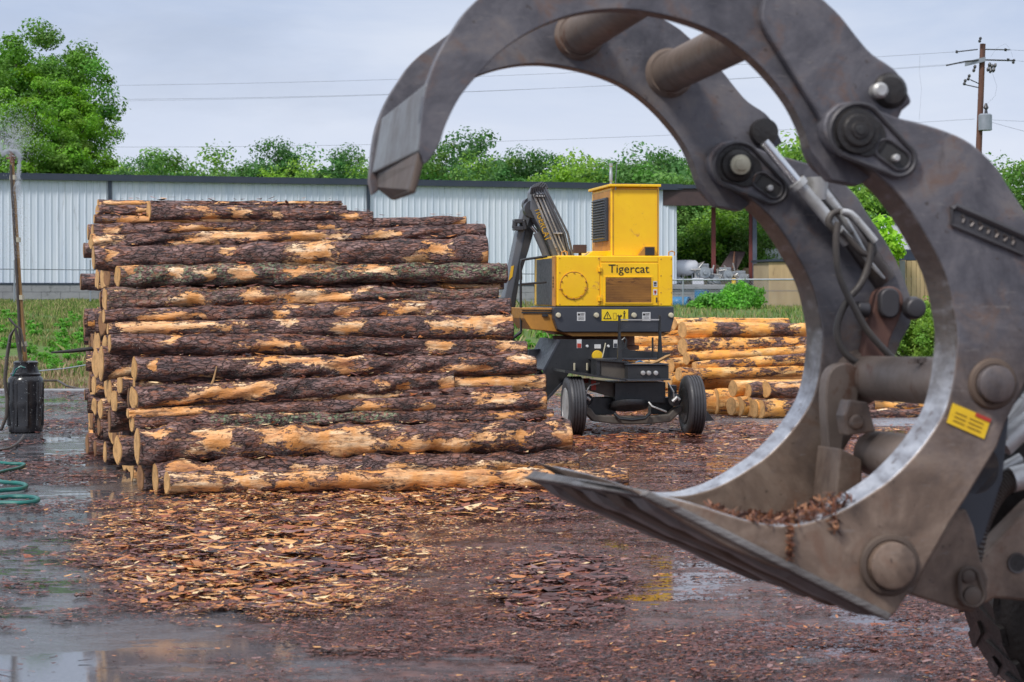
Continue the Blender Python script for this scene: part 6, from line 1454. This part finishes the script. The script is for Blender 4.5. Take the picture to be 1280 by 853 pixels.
def hang(i): return GP(986+rng.normal(0, 2.2), 655+i*.42, FL_)-off(rng.uniform(.0, .03))
tag(debris(110, hang, (.006, .020), 'bark_debris', lf), 'bark shreds hanging over the cheek', kind='stuff')
def hang2(i): return GP(1041+rng.normal(0, 3), 640+i*.9, FL_)-off(rng.uniform(.0, .03))
tag(debris(30, hang2, (.01, .03), 'bark_debris', lf), kind='stuff')
# --- machine behind: arm, bracket with keeper, hoses, front frame, wheels
mb = MB(); mb.prism([GP(x_, y_, .12) for x_, y_ in ((1196, 640), (1208, 636), (1218, 660), (1226, 700), (1236, 724), (1232, 750), (1216, 766), (1196, 762), (1138, 744), (1150, 715))], off(.10)); br = mb.build('link_bracket', 'grapple_paint', wl, bevel=.01)
mb = MB(); mb.prism([GP(x_, y_, .12)-off(.02) for x_, y_ in stadium((1208, 722), (1212, 742), 14, 18)], off(.018)); kk = mb.build('pin_keeper', 'grapple_paint', br, bevel=.006)
mb = MB(); ring = [GP(a_, b_, .12)-off(.026) for a_, b_ in stadium((1208, 722), (1212, 742), 12, 15)]; ring.append(ring[0]); mb.tube(ring, .009, 6, caps=False); mb.lathe([(-.04, .02), (-.035, .036), (-.02, .038)], GP(1212, 744, .12), NH, 14); mb.lathe([(-.04, .014), (-.035, .026), (-.02, .028)], GP(1207, 720, .12), NH, 12); mb.build('keeper_bolts', 'grapple_low', kk, smooth=True)
mb = MB(); mb.prism([GP(x_, y_, .35) for x_, y_ in ((1215, 708), (1290, 632), (1380, 560), (1620, 470), (1640, 700), (1420, 750), (1283, 752), (1244, 748), (1230, 756))], off(.14)); arm = mb.build('lift_arm', 'grapple_paint', wl, bevel=.012)
mb = MB(); mb.lathe([(-.006, .034), (-.001, .036)], GP(1271, 704, .35), NH, 20); mb.build('arm_hole', 'greasy_black', arm)
mb = MB(); ring = [GP(1271, 704, .35)-off(.004)+.037*(math.cos(a)*np.array((1, .188, 0))+math.sin(a)*np.array((0, 0, 1))) for a in np.linspace(0, 6.283, 25)]; mb.tube(ring, .005, 5, caps=False); mb.build('hole_rim', 'rim_steel', arm)
mb = MB(); mb.prism([GP(x_, y_, .85) for x_, y_ in ((1190, 640), (1215, 560), (1260, 490), (1330, 400), (1700, 380), (1700, 700), (1290, 745), (1210, 720))], off(.5)); mb.build('front_frame', 'greasy_black', wl, bevel=.02)
mb = MB(); mb.prism([GP(x_, y_, .15) for x_, y_ in ((1187, 655), (1235, 560), (1262, 520), (1254, 600), (1228, 680), (1210, 700))], off(.08)); mb.build('inner_plate', 'charcoal', wl, bevel=.01)
mb = MB(); mb.tube([GP(1253, 558, .2), GP(1330, 488, .2)], .045, 16); mb.tube([GP(1249, 588, .3), GP(1276, 573, .3)], .022, 12); mb.build('tilt_cylinder', 'silver_dirty', wl, smooth=True)
P_ = [GP(a_, b_, .25) for a_, b_ in smoothloop([(1290, 592), (1268, 598), (1248, 612), (1233, 635), (1222, 662), (1214, 700)], 14)]
rr_ = [.040+.006*(i % 2) for i in range(len(P_))]; mb = MB(); mb.tube(P_, rr_, 14); mb.build('armoured_hose', 'hose_black', wl, smooth=True)
mb = MB(); mb.tube([GP(1264, 600, .24), GP(1300, 590, .24)], .05, 14); mb.tube([GP(1225, 560, .5), GP(1262, 528, .5), GP(1300, 480, .5)], .03, 10); mb.build('hose_fitting', 'silver_dirty', wl, smooth=True)
def gwheel(c, r, w_):
    prof = [(-w_*.8, r*.55), (-w_, r*.70), (-w_*.98, r*.90), (-w_*.8, r*.985), (w_*.8, r*.985), (w_*.98, r*.90), (w_, r*.70), (w_*.8, r*.55)]
    mb = MB(); mb.lathe(prof, c, NH*np.array((1, 1, 0)), 64)
    ax = NH*np.array((1, 1, 0)); ax /= np.linalg.norm(ax); u = np.cross(ax, (0, 0, 1.)); 
    for i in range(24):
        for sg in (-1, 1):
            a = 2*math.pi*(i+.25*sg)/24; d_ = math.cos(a)*u+np.array((0, 0, math.sin(a))); t_ = -math.sin(a)*u+np.array((0, 0, math.cos(a)))
            p0, p1 = c+ax*sg*w_*.05+d_*r*.97, c+ax*sg*w_*.97+d_*r*.95+t_*.12
            mb.prism([p0-t_*.035, p0+t_*.035, p1+t_*.045, p1-t_*.045], d_*.028)
    ty = mb.build('wheel', 'greasy_black', wl, smooth=True); mb = MB(); mb.lathe([(-w_*.82, r*.56), (-w_*.3, r*.5), (-w_*.2, r*.3), (-w_*.4, r*.1)], c, ax, 32); mb.build('rim', 'greasy_black', ty, smooth=True)
cW = np.array(((1391-CX)/F*11.2, 11.2, .80)); gwheel(cW, .80, .26)
cW2 = cW-NH*np.array((1, 1, 0))*2.3+np.array((.35, 0, 0)); gwheel(cW2, .80, .26)
mb = MB(); m_ = (cW+cW2)/2; mb.tube([cW2, cW], .16, 16); mb.box((m_[0]-.2, m_[1]-.55, .5), (m_[0]+3.6, m_[1]+.55, 1.5)); mb.box((m_[0]+1.4, m_[1]-.75, 1.5), (m_[0]+3.2, m_[1]+.75, 2.9)); mb.build('chassis', 'greasy_black', wl, bevel=.03)
